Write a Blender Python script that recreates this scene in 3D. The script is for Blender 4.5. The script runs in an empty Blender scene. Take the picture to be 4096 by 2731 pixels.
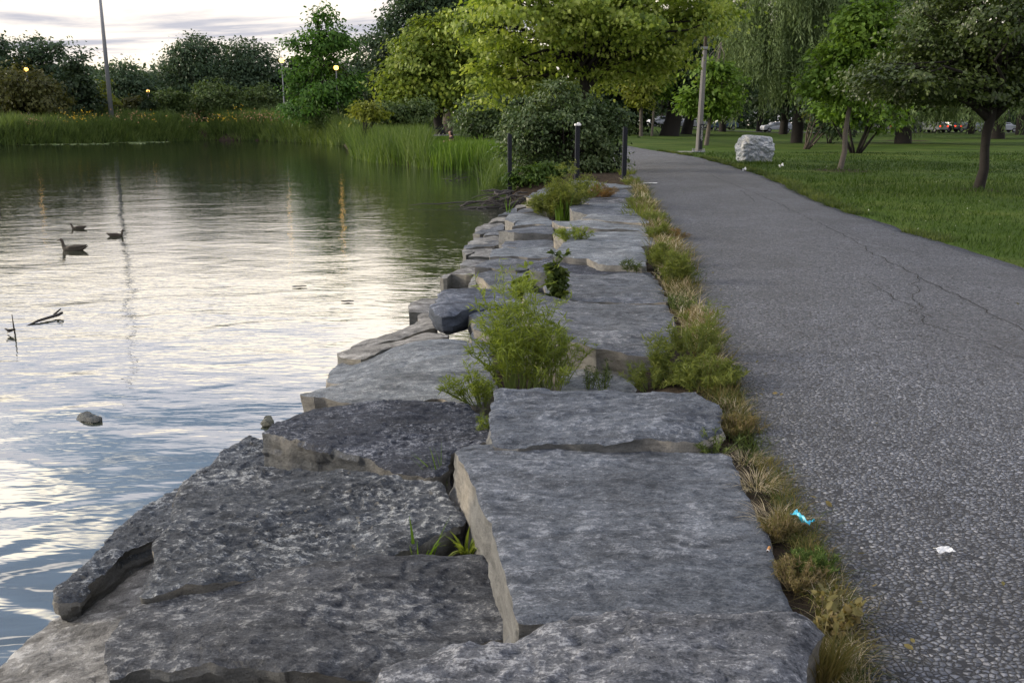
import bpy, bmesh, math, random
import numpy as np
from mathutils import Vector
from mathutils.geometry import delaunay_2d_cdt
R = math.radians
random.seed(7)
RNG = np.random.default_rng(11)
S = bpy.context.scene
COL = S.collection

# ------------------------------------------------------------------ camera
PITCH = 13.43
LENS = 32.0
EYE = 1.3
cam_d = bpy.data.cameras.new('camera')
cam = bpy.data.objects.new('camera', cam_d)
COL.objects.link(cam)
cam.location = (0, 0, EYE)
cam.rotation_euler = (R(90 - PITCH), 0, 0)
cam_d.lens = LENS
cam_d.sensor_width = 36
cam_d.clip_start = 0.05
cam_d.clip_end = 3000
S.camera = cam
S.render.resolution_x, S.render.resolution_y = 1024, 682
S.view_settings.view_transform = 'Standard'
S.view_settings.look = 'None'
S.view_settings.gamma = 1
S.view_settings.exposure = 0.95

# ------------------------------------------------------------------ world
SUN_EL, SUN_AZ = 17.0, -82.0          # azimuth: degrees from +Y, positive to the right
w = bpy.data.worlds.new('World')
S.world = w
w.use_nodes = True
nt = w.node_tree
nt.nodes.clear()
def N(tree, typ, **kw):
    n = tree.nodes.new(typ)
    for k, v in kw.items():
        setattr(n, k, v)
    return n
def LK(tree, a, b): tree.links.new(a, b)
def MATH(tree, op, a, b=None, clamp=False):
    n = tree.nodes.new('ShaderNodeMath'); n.operation = op; n.use_clamp = clamp
    for i, v in enumerate((a, b)):
        if v is None: continue
        if isinstance(v, (int, float)): n.inputs[i].default_value = v
        else: tree.links.new(v, n.inputs[i])
    return n.outputs[0]
def MIXC(tree, fac, a, b, mode='MIX'):
    n = tree.nodes.new('ShaderNodeMix'); n.data_type = 'RGBA'; n.blend_type = mode
    for i, v in ((0, fac), (6, a), (7, b)):
        if isinstance(v, (int, float)): n.inputs[i].default_value = v
        elif isinstance(v, tuple): n.inputs[i].default_value = v if len(v) == 4 else (*v, 1)
        else: tree.links.new(v, n.inputs[i])
    return n.outputs[2]
def RAMP(tree, fac, stops, interp='LINEAR'):
    n = tree.nodes.new('ShaderNodeValToRGB'); e = n.color_ramp.elements
    n.color_ramp.interpolation = interp
    while len(e) < len(stops): e.new(0.5)
    for el, (p, c) in zip(e, stops):
        el.position = p
        el.color = (c, c, c, 1) if isinstance(c, (int, float)) else (*c[:3], 1)
    tree.links.new(fac, n.inputs[0])
    return n.outputs[0]
def NOISE(tree, vec, scale, detail=4, rough=0.55, dist=0.0):
    n = tree.nodes.new('ShaderNodeTexNoise')
    n.inputs['Scale'].default_value = scale; n.inputs['Detail'].default_value = detail
    n.inputs['Roughness'].default_value = rough; n.inputs['Distortion'].default_value = dist
    if vec is not None: tree.links.new(vec, n.inputs['Vector'])
    return n.outputs['Fac']
def SCALEV(tree, vec, s, loc=(0, 0, 0), rot=(0, 0, 0)):
    n = tree.nodes.new('ShaderNodeMapping'); n.inputs['Scale'].default_value = s
    n.inputs['Location'].default_value = loc; n.inputs['Rotation'].default_value = rot
    tree.links.new(vec, n.inputs['Vector'])
    return n.outputs[0]

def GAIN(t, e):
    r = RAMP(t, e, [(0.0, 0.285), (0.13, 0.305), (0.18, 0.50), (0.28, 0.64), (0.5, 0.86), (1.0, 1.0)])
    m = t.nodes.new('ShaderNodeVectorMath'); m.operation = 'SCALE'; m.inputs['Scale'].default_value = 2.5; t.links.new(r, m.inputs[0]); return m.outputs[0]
sky = N(nt, 'ShaderNodeTexSky', sky_type='NISHITA', sun_disc=False)
sky.sun_elevation = R(SUN_EL); sky.sun_rotation = R(SUN_AZ); sky.air_density = 1.0; sky.dust_density = 1.5
tc = N(nt, 'ShaderNodeTexCoord')
sep = N(nt, 'ShaderNodeSeparateXYZ'); LK(nt, tc.outputs['Generated'], sep.inputs[0])
zz = MATH(nt, 'ADD', MATH(nt, 'MAXIMUM', sep.outputs[2], 0.0), 0.13)
comb = N(nt, 'ShaderNodeCombineXYZ')
LK(nt, MATH(nt, 'DIVIDE', sep.outputs[0], zz), comb.inputs[0])
LK(nt, MATH(nt, 'DIVIDE', sep.outputs[1], zz), comb.inputs[1])
pl = comb.outputs[0]
n1 = NOISE(nt, SCALEV(nt, pl, (1.1, 1.6, 1), (3.3, 0.4, 0)), 1.0, 7, 0.58, 0.5)
elev = MATH(nt, 'MAXIMUM', sep.outputs[2], 0.0)
# thick veil low over the horizon, broken cloud above it
cover = MATH(nt, 'ADD', n1, RAMP(nt, elev, [(0.0, 0.40), (0.18, 0.34), (0.30, 0.24), (0.44, 0.02), (0.7, -0.02), (1.0, 0.08)]))
mask = RAMP(nt, cover, [(0.54, 0.0), (0.66, 1.0)])
n2 = NOISE(nt, SCALEV(nt, pl, (0.55, 1.5, 1), (7.7, 2.1, 0)), 1.0, 8, 0.6, 0.5)
cl = RAMP(nt, n2, [(0.42, 0.4), (0.515, 0.8), (0.62, 1.0)])
cl_n = nt.nodes[-1]
# ramp colours are clamped to 1 by some builds: scale a 0..1 ramp instead
for el, c in zip(cl_n.color_ramp.elements, ((0.44, 0.44, 0.49), (0.85, 0.775, 0.705), (1.0, 0.895, 0.715))):
    el.color = (*c, 1)
cl = MIXC(nt, 1.0, cl, (9.0, 9.0, 9.0), 'MULTIPLY')
# overcast skies brighten towards the zenith
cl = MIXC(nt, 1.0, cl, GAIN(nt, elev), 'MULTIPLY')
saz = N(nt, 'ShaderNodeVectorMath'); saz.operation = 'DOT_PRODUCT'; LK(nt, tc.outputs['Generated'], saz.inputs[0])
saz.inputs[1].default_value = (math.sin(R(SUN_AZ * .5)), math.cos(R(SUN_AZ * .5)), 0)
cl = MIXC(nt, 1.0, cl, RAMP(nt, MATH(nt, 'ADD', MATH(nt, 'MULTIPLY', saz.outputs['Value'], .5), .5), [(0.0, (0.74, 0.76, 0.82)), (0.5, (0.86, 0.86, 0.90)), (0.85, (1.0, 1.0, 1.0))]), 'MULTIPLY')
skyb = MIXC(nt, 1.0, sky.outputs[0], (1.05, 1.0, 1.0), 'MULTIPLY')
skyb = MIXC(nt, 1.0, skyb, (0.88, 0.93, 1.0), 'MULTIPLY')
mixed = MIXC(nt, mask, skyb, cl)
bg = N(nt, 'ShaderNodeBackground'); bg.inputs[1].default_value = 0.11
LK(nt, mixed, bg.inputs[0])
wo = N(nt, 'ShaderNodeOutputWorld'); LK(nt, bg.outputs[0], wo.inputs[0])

# ------------------------------------------------------------------ sun
sd = bpy.data.lights.new('sun', 'SUN'); sd.energy = 2.0; sd.angle = R(12); sd.color = (1.0, 0.88, 0.72)
sun = bpy.data.objects.new('sun', sd); COL.objects.link(sun)
sv = Vector((math.sin(R(SUN_AZ)) * math.cos(R(SUN_EL)), math.cos(R(SUN_AZ)) * math.cos(R(SUN_EL)), math.sin(R(SUN_EL))))
sun.rotation_euler = sv.to_track_quat('Z', 'Y').to_euler()
sun.location = (-20, 20, 30)

# ------------------------------------------------------------------ helpers: photo geometry
FN = LENS / 36 * 4096
CX, CY = 2048.0, 1365.5
cp, sp = math.cos(R(PITCH)), math.sin(R(PITCH))
WATER = -0.70
def ray(nx, ny):
    u = (nx - CX) / FN; v = (CY - ny) / FN
    return np.array([u, cp + v * sp, -sp + v * cp])
D = 4096 / 2352
def at_z(x, y, z=0.0):                 # survey point on a level plane, coordinates of the 2352-wide view
    d = ray(x * D, y * D); t = (z - EYE) / d[2]
    return np.array([d[0] * t, d[1] * t, z])
def at_y(x, y, Y):                     # survey point at a known distance
    d = ray(x * D, y * D); t = Y / d[1]
    return np.array([d[0] * t, Y, EYE + d[2] * t])
ZOOM = {'1': (1500, 600, 1.568), '6': (900, 1200, 1.176), '7': (0, 1600, 1.176), '8': (1700, 1700, 1.176),
        'a': (1600, 900, 2.1382), 'b': (1850, 650, 2.94), 'c': (1150, 1050, 2.1382), 'd': (2050, 1000, 2.1382),
        'n': (0, 0, 1.0)}

# ------------------------------------------------------------------ helpers: noise
def _h(ix, iy, iz, seed):
    h = (ix * 374761393 + iy * 668265263 + iz * 1440662683 + seed * 974634777) & 0xffffffff
    h = ((h ^ (h >> 13)) * 1274126177) & 0xffffffff
    h = ((h ^ (h >> 15)) * 2246822519) & 0xffffffff
    return ((h ^ (h >> 16)) & 0xffffff) / float(0xffffff)
def vnoise(p, seed=0):
    p = np.asarray(p, float)
    i = np.floor(p).astype(np.int64); f = p - i; u = f * f * (3 - 2 * f)
    r = 0
    for a in (0, 1):
        wa = u[:, 0] if a else 1 - u[:, 0]
        for b in (0, 1):
            wb = u[:, 1] if b else 1 - u[:, 1]
            for c in (0, 1):
                wc = u[:, 2] if c else 1 - u[:, 2]
                r = r + wa * wb * wc * _h(i[:, 0] + a, i[:, 1] + b, i[:, 2] + c, seed)
    return r * 2 - 1
def fbm(p, seed=0, octv=4, gain=0.5):
    r = 0; a = 1.0; q = np.asarray(p, float)
    for k in range(octv):
        r = r + a * vnoise(q, seed + k * 17); a *= gain; q = q * 2.03 + 5.1
    return r
def smooth(t):
    t = np.clip(t, 0, 1); return t * t * (3 - 2 * t)

# ------------------------------------------------------------------ helpers: objects
def tag(o, label=None, cat=None, group=None, kind=None):
    if label: o['label'] = label
    if cat: o['category'] = cat
    if group: o['group'] = group
    if kind: o['kind'] = kind
    return o
def empty(name, loc, rz=0):
    o = bpy.data.objects.new(name, None); COL.objects.link(o)
    o.location = [float(v) for v in loc]; o.rotation_euler = (0, 0, rz); o.empty_display_size = 0.2
    return o
def link_mesh(name, me, mats, parent=None):
    o = bpy.data.objects.new(name, me); COL.objects.link(o)
    for m in (mats if isinstance(mats, (list, tuple)) else [mats]): me.materials.append(m)
    if parent is not None: o.parent = parent
    return o
def np_mesh(name, V, F, smooth_=False, midx=None):
    """V (n,3); F (m,k) with k constant."""
    me = bpy.data.meshes.new(name)
    V = np.ascontiguousarray(V, np.float32); F = np.ascontiguousarray(F, np.int32)
    m, k = F.shape
    me.vertices.add(len(V)); me.vertices.foreach_set('co', V.ravel())
    me.loops.add(m * k); me.loops.foreach_set('vertex_index', F.ravel())
    me.polygons.add(m); me.polygons.foreach_set('loop_start', np.arange(0, m * k, k, dtype=np.int32))
    try: me.polygons.foreach_set('loop_total', np.full(m, k, np.int32))
    except Exception: pass
    me.polygons.foreach_set('use_smooth', np.full(m, smooth_, bool))
    if midx is not None: me.polygons.foreach_set('material_index', np.asarray(midx, np.int32))
    me.update(calc_edges=True)
    return me
class MB:
    def __init__(s): s.v = []; s.f = []; s.m = []
    def add(s, V, F, mi=0):
        o = len(s.v); s.v += [tuple(map(float, p)) for p in V]; s.f += [tuple(int(i) + o for i in f) for f in F]; s.m += [mi] * len(F)
    def box(s, c, d, rz=0, mi=0):
        c = np.asarray(c, float); V = []
        for z in (-1, 1):
            for x, y in ((-1, -1), (1, -1), (1, 1), (-1, 1)):
                px, py = x * d[0] / 2, y * d[1] / 2
                V.append((c[0] + px * math.cos(rz) - py * math.sin(rz), c[1] + px * math.sin(rz) + py * math.cos(rz), c[2] + z * d[2] / 2))
        s.add(V, [(0, 3, 2, 1), (4, 5, 6, 7), (0, 1, 5, 4), (1, 2, 6, 5), (2, 3, 7, 6), (3, 0, 4, 7)], mi)
    def tube(s, P, r, n=8, mi=0, sq=None):
        P = [np.asarray(p, float) for p in P]
        if isinstance(r, (int, float)): r = [r] * len(P)
        V = []; F = []
        up = None
        for i, p in enumerate(P):
            d = P[min(i + 1, len(P) - 1)] - P[max(i - 1, 0)]
            d = d / (np.linalg.norm(d) + 1e-9)
            if up is None:
                up = np.array([1.0, 0, 0]) if abs(d[0]) < .8 else np.array([0, 1.0, 0])
            a = up - d * np.dot(up, d); a /= np.linalg.norm(a) + 1e-9; up = a
            b = np.cross(d, a)
            for k in range(n):
                t = 2 * math.pi * (k + .5) / n
                V.append(p + r[i] * (math.cos(t) * a + math.sin(t) * b) * (1 if sq is None else sq))
        for i in range(len(P) - 1):
            for k in range(n):
                F.append((i * n + k, i * n + (k + 1) % n, (i + 1) * n + (k + 1) % n, (i + 1) * n + k))
        F.append(tuple(range(n))[::-1]); F.append(tuple(range((len(P) - 1) * n, len(P) * n)))
        s.add(V, F, mi)
    def lathe(s, c, prof, n=16, mi=0):
        V = []; F = []
        for r, z in prof:
            for k in range(n):
                t = 2 * math.pi * k / n; V.append((c[0] + r * math.cos(t), c[1] + r * math.sin(t), c[2] + z))
        for i in range(len(prof) - 1):
            for k in range(n): F.append((i * n + k, i * n + (k + 1) % n, (i + 1) * n + (k + 1) % n, (i + 1) * n + k))
        F.append(tuple(range(n))[::-1]); F.append(tuple(range((len(prof) - 1) * n, len(prof) * n)))
        s.add(V, F, mi)
    def build(s, name, mats, parent=None, sm=False, bevel=0):
        me = bpy.data.meshes.new(name); me.from_pydata(s.v, [], s.f)
        me.polygons.foreach_set('material_index', np.asarray(s.m, np.int32))
        me.polygons.foreach_set('use_smooth', np.full(len(s.f), sm, bool))
        me.update()
        o = link_mesh(name, me, mats, parent)
        if bevel:
            b = o.modifiers.new('bevel', 'BEVEL'); b.width = bevel; b.segments = 2; b.limit_method = 'ANGLE'
        return o

# ------------------------------------------------------------------ materials
def new_mat(name):
    m = bpy.data.materials.new(name); m.use_nodes = True; t = m.node_tree; t.nodes.clear()
    out = N(t, 'ShaderNodeOutputMaterial'); b = N(t, 'ShaderNodeBsdfPrincipled'); LK(t, b.outputs[0], out.inputs[0])
    return m, t, b, out
def plain(name, col, rough=0.7, metal=0.0, var=0.25, scale=8.0, bump=0.0, spec=0.4):
    m, t, b, out = new_mat(name)
    c = N(t, 'ShaderNodeTexCoord').outputs['Object']
    f = NOISE(t, c, scale, 6, 0.6)
    LK(t, MIXC(t, f, tuple(v * (1 - var) for v in col), tuple(v * (1 + var) for v in col)), b.inputs['Base Color'])
    b.inputs['Roughness'].default_value = rough; b.inputs['Metallic'].default_value = metal
    b.inputs['Specular IOR Level'].default_value = spec
    if bump:
        bp = N(t, 'ShaderNodeBump'); bp.inputs['Strength'].default_value = bump; bp.inputs['Distance'].default_value = 0.02
        LK(t, f, bp.inputs['Height']); LK(t, bp.outputs[0], b.inputs['Normal'])
    return m
def foliage(name, cols, trans=0.35, rough=0.55, spec=0.25):
    """cols: 2-4 base colours spread leaf by leaf."""
    m, t, b, out = new_mat(name)
    g = N(t, 'ShaderNodeNewGeometry')
    c = N(t, 'ShaderNodeTexCoord').outputs['Object']
    f = MATH(t, 'ADD', MATH(t, 'MULTIPLY', g.outputs['Random Per Island'], 0.5), MATH(t, 'MULTIPLY', RAMP(t, NOISE(t, c, 0.9, 4), [(0.33, 0.0), (0.67, 1.0)]), 0.5))
    k = len(cols)
    col = RAMP(t, f, [(0.15 + 0.7 * i / max(k - 1, 1), cc) for i, cc in enumerate(cols)])
    LK(t, col, b.inputs['Base Color'])
    b.inputs['Roughness'].default_value = rough; b.inputs['Specular IOR Level'].default_value = spec
    tr = N(t, 'ShaderNodeBsdfTranslucent')
    LK(t, MIXC(t, 1.0, col, (1.2, 1.18, 0.65), 'MULTIPLY'), tr.inputs[0])
    mx = N(t, 'ShaderNodeMixShader'); mx.inputs[0].default_value = trans
    LK(t, b.outputs[0], mx.inputs[1]); LK(t, tr.outputs[0], mx.inputs[2]); LK(t, mx.outputs[0], out.inputs[0])
    return m

def stone_mat(name, top_d, top_m, top_l, side, chip=26.0, lich=0.5, bump=0.6, beige=0.0):
    """Weathered limestone: grey weathered skin on the upward faces, pale tan on the split sides."""
    m, t, b, out = new_mat(name)
    c = N(t, 'ShaderNodeTexCoord').outputs['Object']
    oi = N(t, 'ShaderNodeObjectInfo')
    off = N(t, 'ShaderNodeCombineXYZ'); LK(t, MATH(t, 'MULTIPLY', oi.outputs['Random'], 37.0), off.inputs[0])
    LK(t, MATH(t, 'MULTIPLY', oi.outputs['Random'], 91.0), off.inputs[1])
    va = N(t, 'ShaderNodeVectorMath'); va.operation = 'ADD'; LK(t, c, va.inputs[0]); LK(t, off.outputs[0], va.inputs[1]); c = va.outputs[0]
    cs = SCALEV(t, c, (0.85, 1.35, 1.2), rot=(0, 0, R(12)))
    chipn = NOISE(t, cs, chip, 10, 0.72, 0.25)
    chip2 = NOISE(t, cs, chip * 3.1, 6, 0.7, 0.2)
    grain = NOISE(t, c, 150.0, 4, 0.75)
    big = NOISE(t, c, 2.6, 4, 0.55, 0.4)
    ra = N(t, 'ShaderNodeAttribute'); ra.attribute_name = 'relief'
    h = MATH(t, 'ADD', MATH(t, 'MULTIPLY', chipn, 0.48), MATH(t, 'MULTIPLY', chip2, 0.38))
    h = MATH(t, 'ADD', h, MATH(t, 'MULTIPLY', ra.outputs['Fac'], 0.14))
    h = MATH(t, 'ADD', MATH(t, 'MULTIPLY', MATH(t, 'SUBTRACT', h, 0.5), 1.28), 0.5); gry = NOISE(t, c, 1.7, 3, 0.5)
    base = RAMP(t, h, [(0.40, top_d), (0.475, top_m), (0.535, top_m), (0.61, top_l)])  # hollows darker, raised chips lighter: stone tone plus relief shading painted in
    patch = RAMP(t, big, [(0.36, 0.72), (0.52, 1.0), (0.68, 1.22)])
    base = MIXC(t, 0.75, base, patch, 'MULTIPLY')
    strk = NOISE(t, SCALEV(t, c, (3.2, 9.5, 4), rot=(0, 0, R(-6))), 1.0, 6, 0.65, 0.6)
    base = MIXC(t, 0.85, base, RAMP(t, strk, [(0.36, 0.60), (0.5, 1.0), (0.64, 1.32)]), 'MULTIPLY')
    sp_ = RAMP(t, grain, [(0.32, 0.45), (0.5, 1.0), (0.68, 1.55)])
    base = MIXC(t, 0.75, base, sp_, 'MULTIPLY')
    lm = RAMP(t, MATH(t, 'ADD', MATH(t, 'MULTIPLY', h, 0.7), MATH(t, 'MULTIPLY', grain, 0.3)), [(0.545, 0.0), (0.625, lich)])
    base = MIXC(t, lm, base, tuple(min(1, v * 1.55) for v in top_l))
    # split sides
    sn = NOISE(t, SCALEV(t, c, (1, 1, 3.0)), 9.0, 7, 0.65, 0.3)
    sidec = RAMP(t, sn, [(0.30, tuple(v * 0.55 for v in side)), (0.5, side), (0.7, tuple(v * 1.35 for v in side))])
    sidec = MIXC(t, RAMP(t, gry, [(0.34, 0.0), (0.50, 0.9)]), sidec, MIXC(t, 1.0, sidec, (0.50, 0.56, 0.66), 'MULTIPLY'))
    sidec = MIXC(t, 0.4, sidec, sp_, 'MULTIPLY')
    g = N(t, 'ShaderNodeNewGeometry'); sx = N(t, 'ShaderNodeSeparateXYZ'); LK(t, g.outputs['True Normal'], sx.inputs[0])
    wn = MATH(t, 'ADD', sx.outputs[2], MATH(t, 'MULTIPLY', MATH(t, 'SUBTRACT', chipn, 0.5), 0.9))
    up = RAMP(t, wn, [(0.42 + beige, 0.0), (0.66 + beige, 1.0)])
    col = MIXC(t, up, sidec, base)
    sz_ = N(t, 'ShaderNodeSeparateXYZ'); LK(t, g.outputs['Position'], sz_.inputs[0])
    wl = MATH(t, 'ADD', sz_.outputs[2], MATH(t, 'MULTIPLY', MATH(t, 'SUBTRACT', big, 0.5), 0.10))
    wet = RAMP(t, MATH(t, 'SUBTRACT', wl, WATER), [(0.015, 1.0), (0.085, 0.0)])      # stained wet band at the water line
    col = MIXC(t, wet, col, MIXC(t, 1.0, col, (0.30, 0.33, 0.22), 'MULTIPLY'))
    tint = RAMP(t, oi.outputs['Random'], [(0, (0.90, 0.93, 0.98)), (0.5, (1.0, 1.0, 1.0)), (1, (1.10, 1.07, 1.02))])
    col = MIXC(t, 1.0, col, tint, 'MULTIPLY')
    LK(t, col, b.inputs['Base Color'])
    LK(t, RAMP(t, wet, [(0, .82), (1, .35)]), b.inputs['Roughness']); b.inputs['Specular IOR Level'].default_value = 0.3
    bp = N(t, 'ShaderNodeBump'); bp.inputs['Strength'].default_value = bump; bp.inputs['Distance'].default_value = 0.055
    hh = MATH(t, 'ADD', h, MATH(t, 'MULTIPLY', grain, 0.16))
    LK(t, hh, bp.inputs['Height']); LK(t, bp.outputs[0], b.inputs['Normal'])
    return m
M = {}
M['stone'] = stone_mat('weathered_limestone', (0.0466, 0.0554, 0.0674), (0.1040, 0.1151, 0.1297), (0.2080, 0.2201, 0.2351), (0.30, 0.27, 0.215))
M['stone_rough'] = stone_mat('rough_limestone', (0.0410, 0.0500, 0.0612), (0.0983, 0.1104, 0.1256), (0.3379, 0.3563, 0.3610), (0.29, 0.265, 0.215), chip=24, lich=0.85, bump=0.9)
M['stone_speckle'] = stone_mat('speckled_limestone', (0.0582, 0.0672, 0.0821), (0.1622, 0.1747, 0.1971), (0.3827, 0.3948, 0.4150), (0.29, 0.27, 0.225), chip=34, lich=0.8, bump=0.9)
M['stone_brown'] = stone_mat('dull_grey_limestone', (0.0365, 0.0416, 0.0504), (0.0945, 0.1014, 0.1116), (0.2700, 0.2769, 0.2760), (0.22, 0.205, 0.17), chip=26, lich=0.45, bump=0.8)
M['stone_dark'] = stone_mat('dark_limestone', (0.0276, 0.0329, 0.0463), (0.0644, 0.0725, 0.0906), (0.2484, 0.2587, 0.2797), (0.25, 0.235, 0.20), chip=36, lich=0.75, bump=0.9)
M['stone_pale'] = stone_mat('pale_limestone', (0.0816, 0.0940, 0.1043), (0.1591, 0.1763, 0.1899), (0.2774, 0.2927, 0.2952), (0.34, 0.30, 0.235), chip=28, lich=0.4)
M['stone_beige'] = stone_mat('beige_limestone', (0.1134, 0.1111, 0.1045), (0.2214, 0.2178, 0.2028), (0.3564, 0.3515, 0.3317), (0.24, 0.22, 0.175), chip=9, lich=0.35, bump=0.7)
M['stone_block'] = stone_mat('blue_grey_limestone', (0.0280, 0.0353, 0.0501), (0.0640, 0.0773, 0.1047), (0.1600, 0.1806, 0.2184), (0.060, 0.072, 0.092), chip=12, lich=0.4)
M['boulder'] = stone_mat('white_quarry_stone', (0.34, 0.35, 0.355), (0.56, 0.575, 0.59), (0.74, 0.74, 0.73), (0.60, 0.60, 0.59), chip=6.0, lich=0.5, bump=0.6)
M['bark'] = plain('grey_brown_bark', (0.085, 0.068, 0.052), 0.9, var=0.5, scale=14, bump=0.8)
M['bark_dark'] = plain('dark_bark', (0.015, 0.0125, 0.010), 0.9, var=0.5, scale=10, bump=0.8)
M['bark_pale'] = plain('pale_young_bark', (0.105, 0.090, 0.074), 0.85, var=0.35, scale=18, bump=0.5)
M['stem'] = plain('green_stem', (0.15, 0.20, 0.05), 0.7, var=0.3)
M['dry_stem'] = plain('dry_stem', (0.22, 0.17, 0.09), 0.8, var=0.3)
M['maple'] = foliage('maple_leaf', [(0.0842, 0.1388, 0.0178), (0.1837, 0.2612, 0.0309), (0.3213, 0.4000, 0.0664), (0.4744, 0.5387, 0.1662)], 0.42, rough=0.5, spec=0.45)
M['maple2'] = foliage('field_maple_leaf', [(0.0766, 0.1205, 0.0174), (0.1626, 0.2283, 0.0313), (0.2680, 0.3196, 0.0522)], 0.38)
M['oak'] = foliage('fresh_green_leaf', [(0.0315, 0.0858, 0.0143), (0.0644, 0.1502, 0.0229), (0.1144, 0.2145, 0.0429)], 0.35)
M['darkleaf'] = foliage('dark_tree_leaf', [(0.0182, 0.0338, 0.0156), (0.0364, 0.0624, 0.0286), (0.0585, 0.0910, 0.0390)], 0.28)
M['blueleaf'] = foliage('far_tree_leaf', [(0.0348, 0.0661, 0.0400), (0.0626, 0.1044, 0.0567), (0.0958, 0.1478, 0.0751)], 0.28)
M['olive'] = foliage('olive_brown_leaf', [(0.0390, 0.0468, 0.0130), (0.0715, 0.0754, 0.0208), (0.0975, 0.1040, 0.0286)], 0.28)
M['willow'] = foliage('willow_leaf', [(0.0970, 0.1456, 0.0565), (0.1746, 0.2426, 0.1049), (0.2716, 0.3492, 0.1716)], 0.38)
M['haw'] = foliage('hawthorn_leaf', [(0.0253, 0.0437, 0.0092), (0.0483, 0.0736, 0.0161), (0.0862, 0.1207, 0.0299)], 0.30, rough=0.4, spec=0.4)
M['linden'] = foliage('bright_sapling_leaf', [(0.0544, 0.1087, 0.0124), (0.1087, 0.1941, 0.0217), (0.1863, 0.2872, 0.0435)], 0.40)
M['yellowleaf'] = foliage('yellow_green_leaf', [(0.10, 0.13, 0.015), (0.17, 0.20, 0.025), (0.24, 0.26, 0.05)], 0.40)
M['dogwood'] = foliage('dogwood_leaf', [(0.0358, 0.0656, 0.0195), (0.0715, 0.1156, 0.0390), (0.1625, 0.2110, 0.0975)], 0.32, rough=0.42, spec=0.4)
M['shrub'] = foliage('mid_green_shrub_leaf', [(0.0392, 0.0700, 0.0196), (0.0770, 0.1190, 0.0364), (0.1190, 0.1680, 0.0560)], 0.32)
M['herb'] = foliage('low_herb_leaf', [(0.03, 0.065, 0.01), (0.06, 0.11, 0.018), (0.09, 0.15, 0.03)], 0.35)
M['weed'] = foliage('weed_leaf', [(0.10, 0.145, 0.016), (0.18, 0.235, 0.03), (0.28, 0.33, 0.07)], 0.40)
M['weed2'] = foliage('dull_weed_leaf', [(0.085, 0.11, 0.020), (0.145, 0.18, 0.035), (0.22, 0.24, 0.06)], 0.38)
M['weed_dark'] = foliage('dark_weed_leaf', [(0.03, 0.05, 0.01), (0.06, 0.09, 0.02), (0.12, 0.15, 0.03)], 0.35)
M['rust'] = foliage('rusty_weed_leaf', [(0.11, 0.10, 0.025), (0.20, 0.11, 0.03), (0.26, 0.15, 0.04)], 0.3)
M['straw'] = foliage('dry_straw', [(0.24, 0.19, 0.12), (0.42, 0.36, 0.25), (0.60, 0.54, 0.42)], 0.28)
M['drygreen'] = foliage('half_dry_grass', [(0.09, 0.09, 0.025), (0.15, 0.13, 0.045), (0.20, 0.15, 0.06)], 0.3)
M['reed'] = foliage('reed_blade', [(0.0390, 0.0754, 0.0130), (0.0780, 0.1300, 0.0234), (0.1365, 0.1950, 0.0442)], 0.38)
M['iris'] = foliage('bright_reed_blade', [(0.045, 0.095, 0.010), (0.085, 0.160, 0.018), (0.14, 0.22, 0.03)], 0.40)
M['farreed'] = foliage('bank_grass', [(0.0513, 0.0864, 0.0216), (0.0972, 0.1485, 0.0351), (0.1553, 0.2093, 0.0607)], 0.38)
M['lawn_blade'] = foliage('lawn_blade', [(0.0198, 0.0414, 0.0054), (0.0360, 0.0720, 0.0072), (0.0612, 0.1008, 0.0126)], 0.35)
M['gold'] = foliage('goldenrod', [(0.30, 0.20, 0.02), (0.50, 0.36, 0.03)], 0.3)
M['pinkseed'] = foliage('rusty_seed_head', [(0.20, 0.12, 0.07), (0.30, 0.19, 0.11)], 0.3)
M['clover'] = foliage('white_clover', [(0.45, 0.45, 0.40), (0.65, 0.65, 0.60)], 0.2)
M['post'] = plain('black_stained_timber', (0.008, 0.010, 0.015), 0.85, var=0.4, scale=20, bump=0.4)
M['white_paint'] = plain('white_paint', (0.72, 0.72, 0.70), 0.7, var=0.12)
M['concrete'] = plain('pole_concrete', (0.165, 0.158, 0.150), 0.9, var=0.22, scale=30, bump=0.3)
M['pad'] = plain('pale_concrete_pad', (0.33, 0.32, 0.29), 0.9, var=0.2)
M['steel'] = plain('galvanised_steel', (0.25, 0.26, 0.28), 0.5, 0.5, var=0.15)
M['lamp_steel'] = plain('lamp_post_paint', (0.22, 0.23, 0.25), 0.6, var=0.1)
M['black'] = plain('black_paint', (0.012, 0.013, 0.016), 0.5, var=0.2)
M['tyre'] = plain('tyre_rubber', (0.015, 0.015, 0.015), 0.8, var=0.2)
M['glass_car'] = plain('dark_car_glass', (0.02, 0.025, 0.03), 0.08, var=0.1, spec=0.8)
M['duck'] = plain('brown_duck_feathers', (0.050, 0.042, 0.032), 0.8, var=0.6, scale=45)
M['duck_bill'] = plain('dark_olive_bill', (0.05, 0.045, 0.02), 0.5)
M['wood_wet'] = plain('wet_dark_wood', (0.022, 0.019, 0.017), 0.5, var=0.5, scale=25, bump=0.5)
M['drift'] = plain('grey_driftwood', (0.055, 0.050, 0.046), 0.85, var=0.55, scale=25, bump=0.6)
M['skin'] = plain('skin', (0.42, 0.24, 0.17), 0.6, var=0.06)
M['hair'] = plain('dark_hair', (0.018, 0.012, 0.010), 0.5, var=0.4, scale=60)
M['shirt'] = plain('dark_patterned_shirt', (0.03, 0.022, 0.02), 0.9, var=0.8, scale=25)
M['shorts'] = plain('faded_orange_cloth', (0.36, 0.13, 0.07), 0.9, var=0.2)
M['blue'] = plain('turquoise_plastic', (0.05, 0.42, 0.58), 0.35, var=0.15)
M['filter'] = plain('cigarette_filter_paper', (0.42, 0.20, 0.06), 0.7, var=0.15)
M['ash'] = plain('charred_ash', (0.03, 0.02, 0.02), 0.9)
M['paper'] = plain('white_litter', (0.66, 0.67, 0.66), 0.8, var=0.12)
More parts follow.
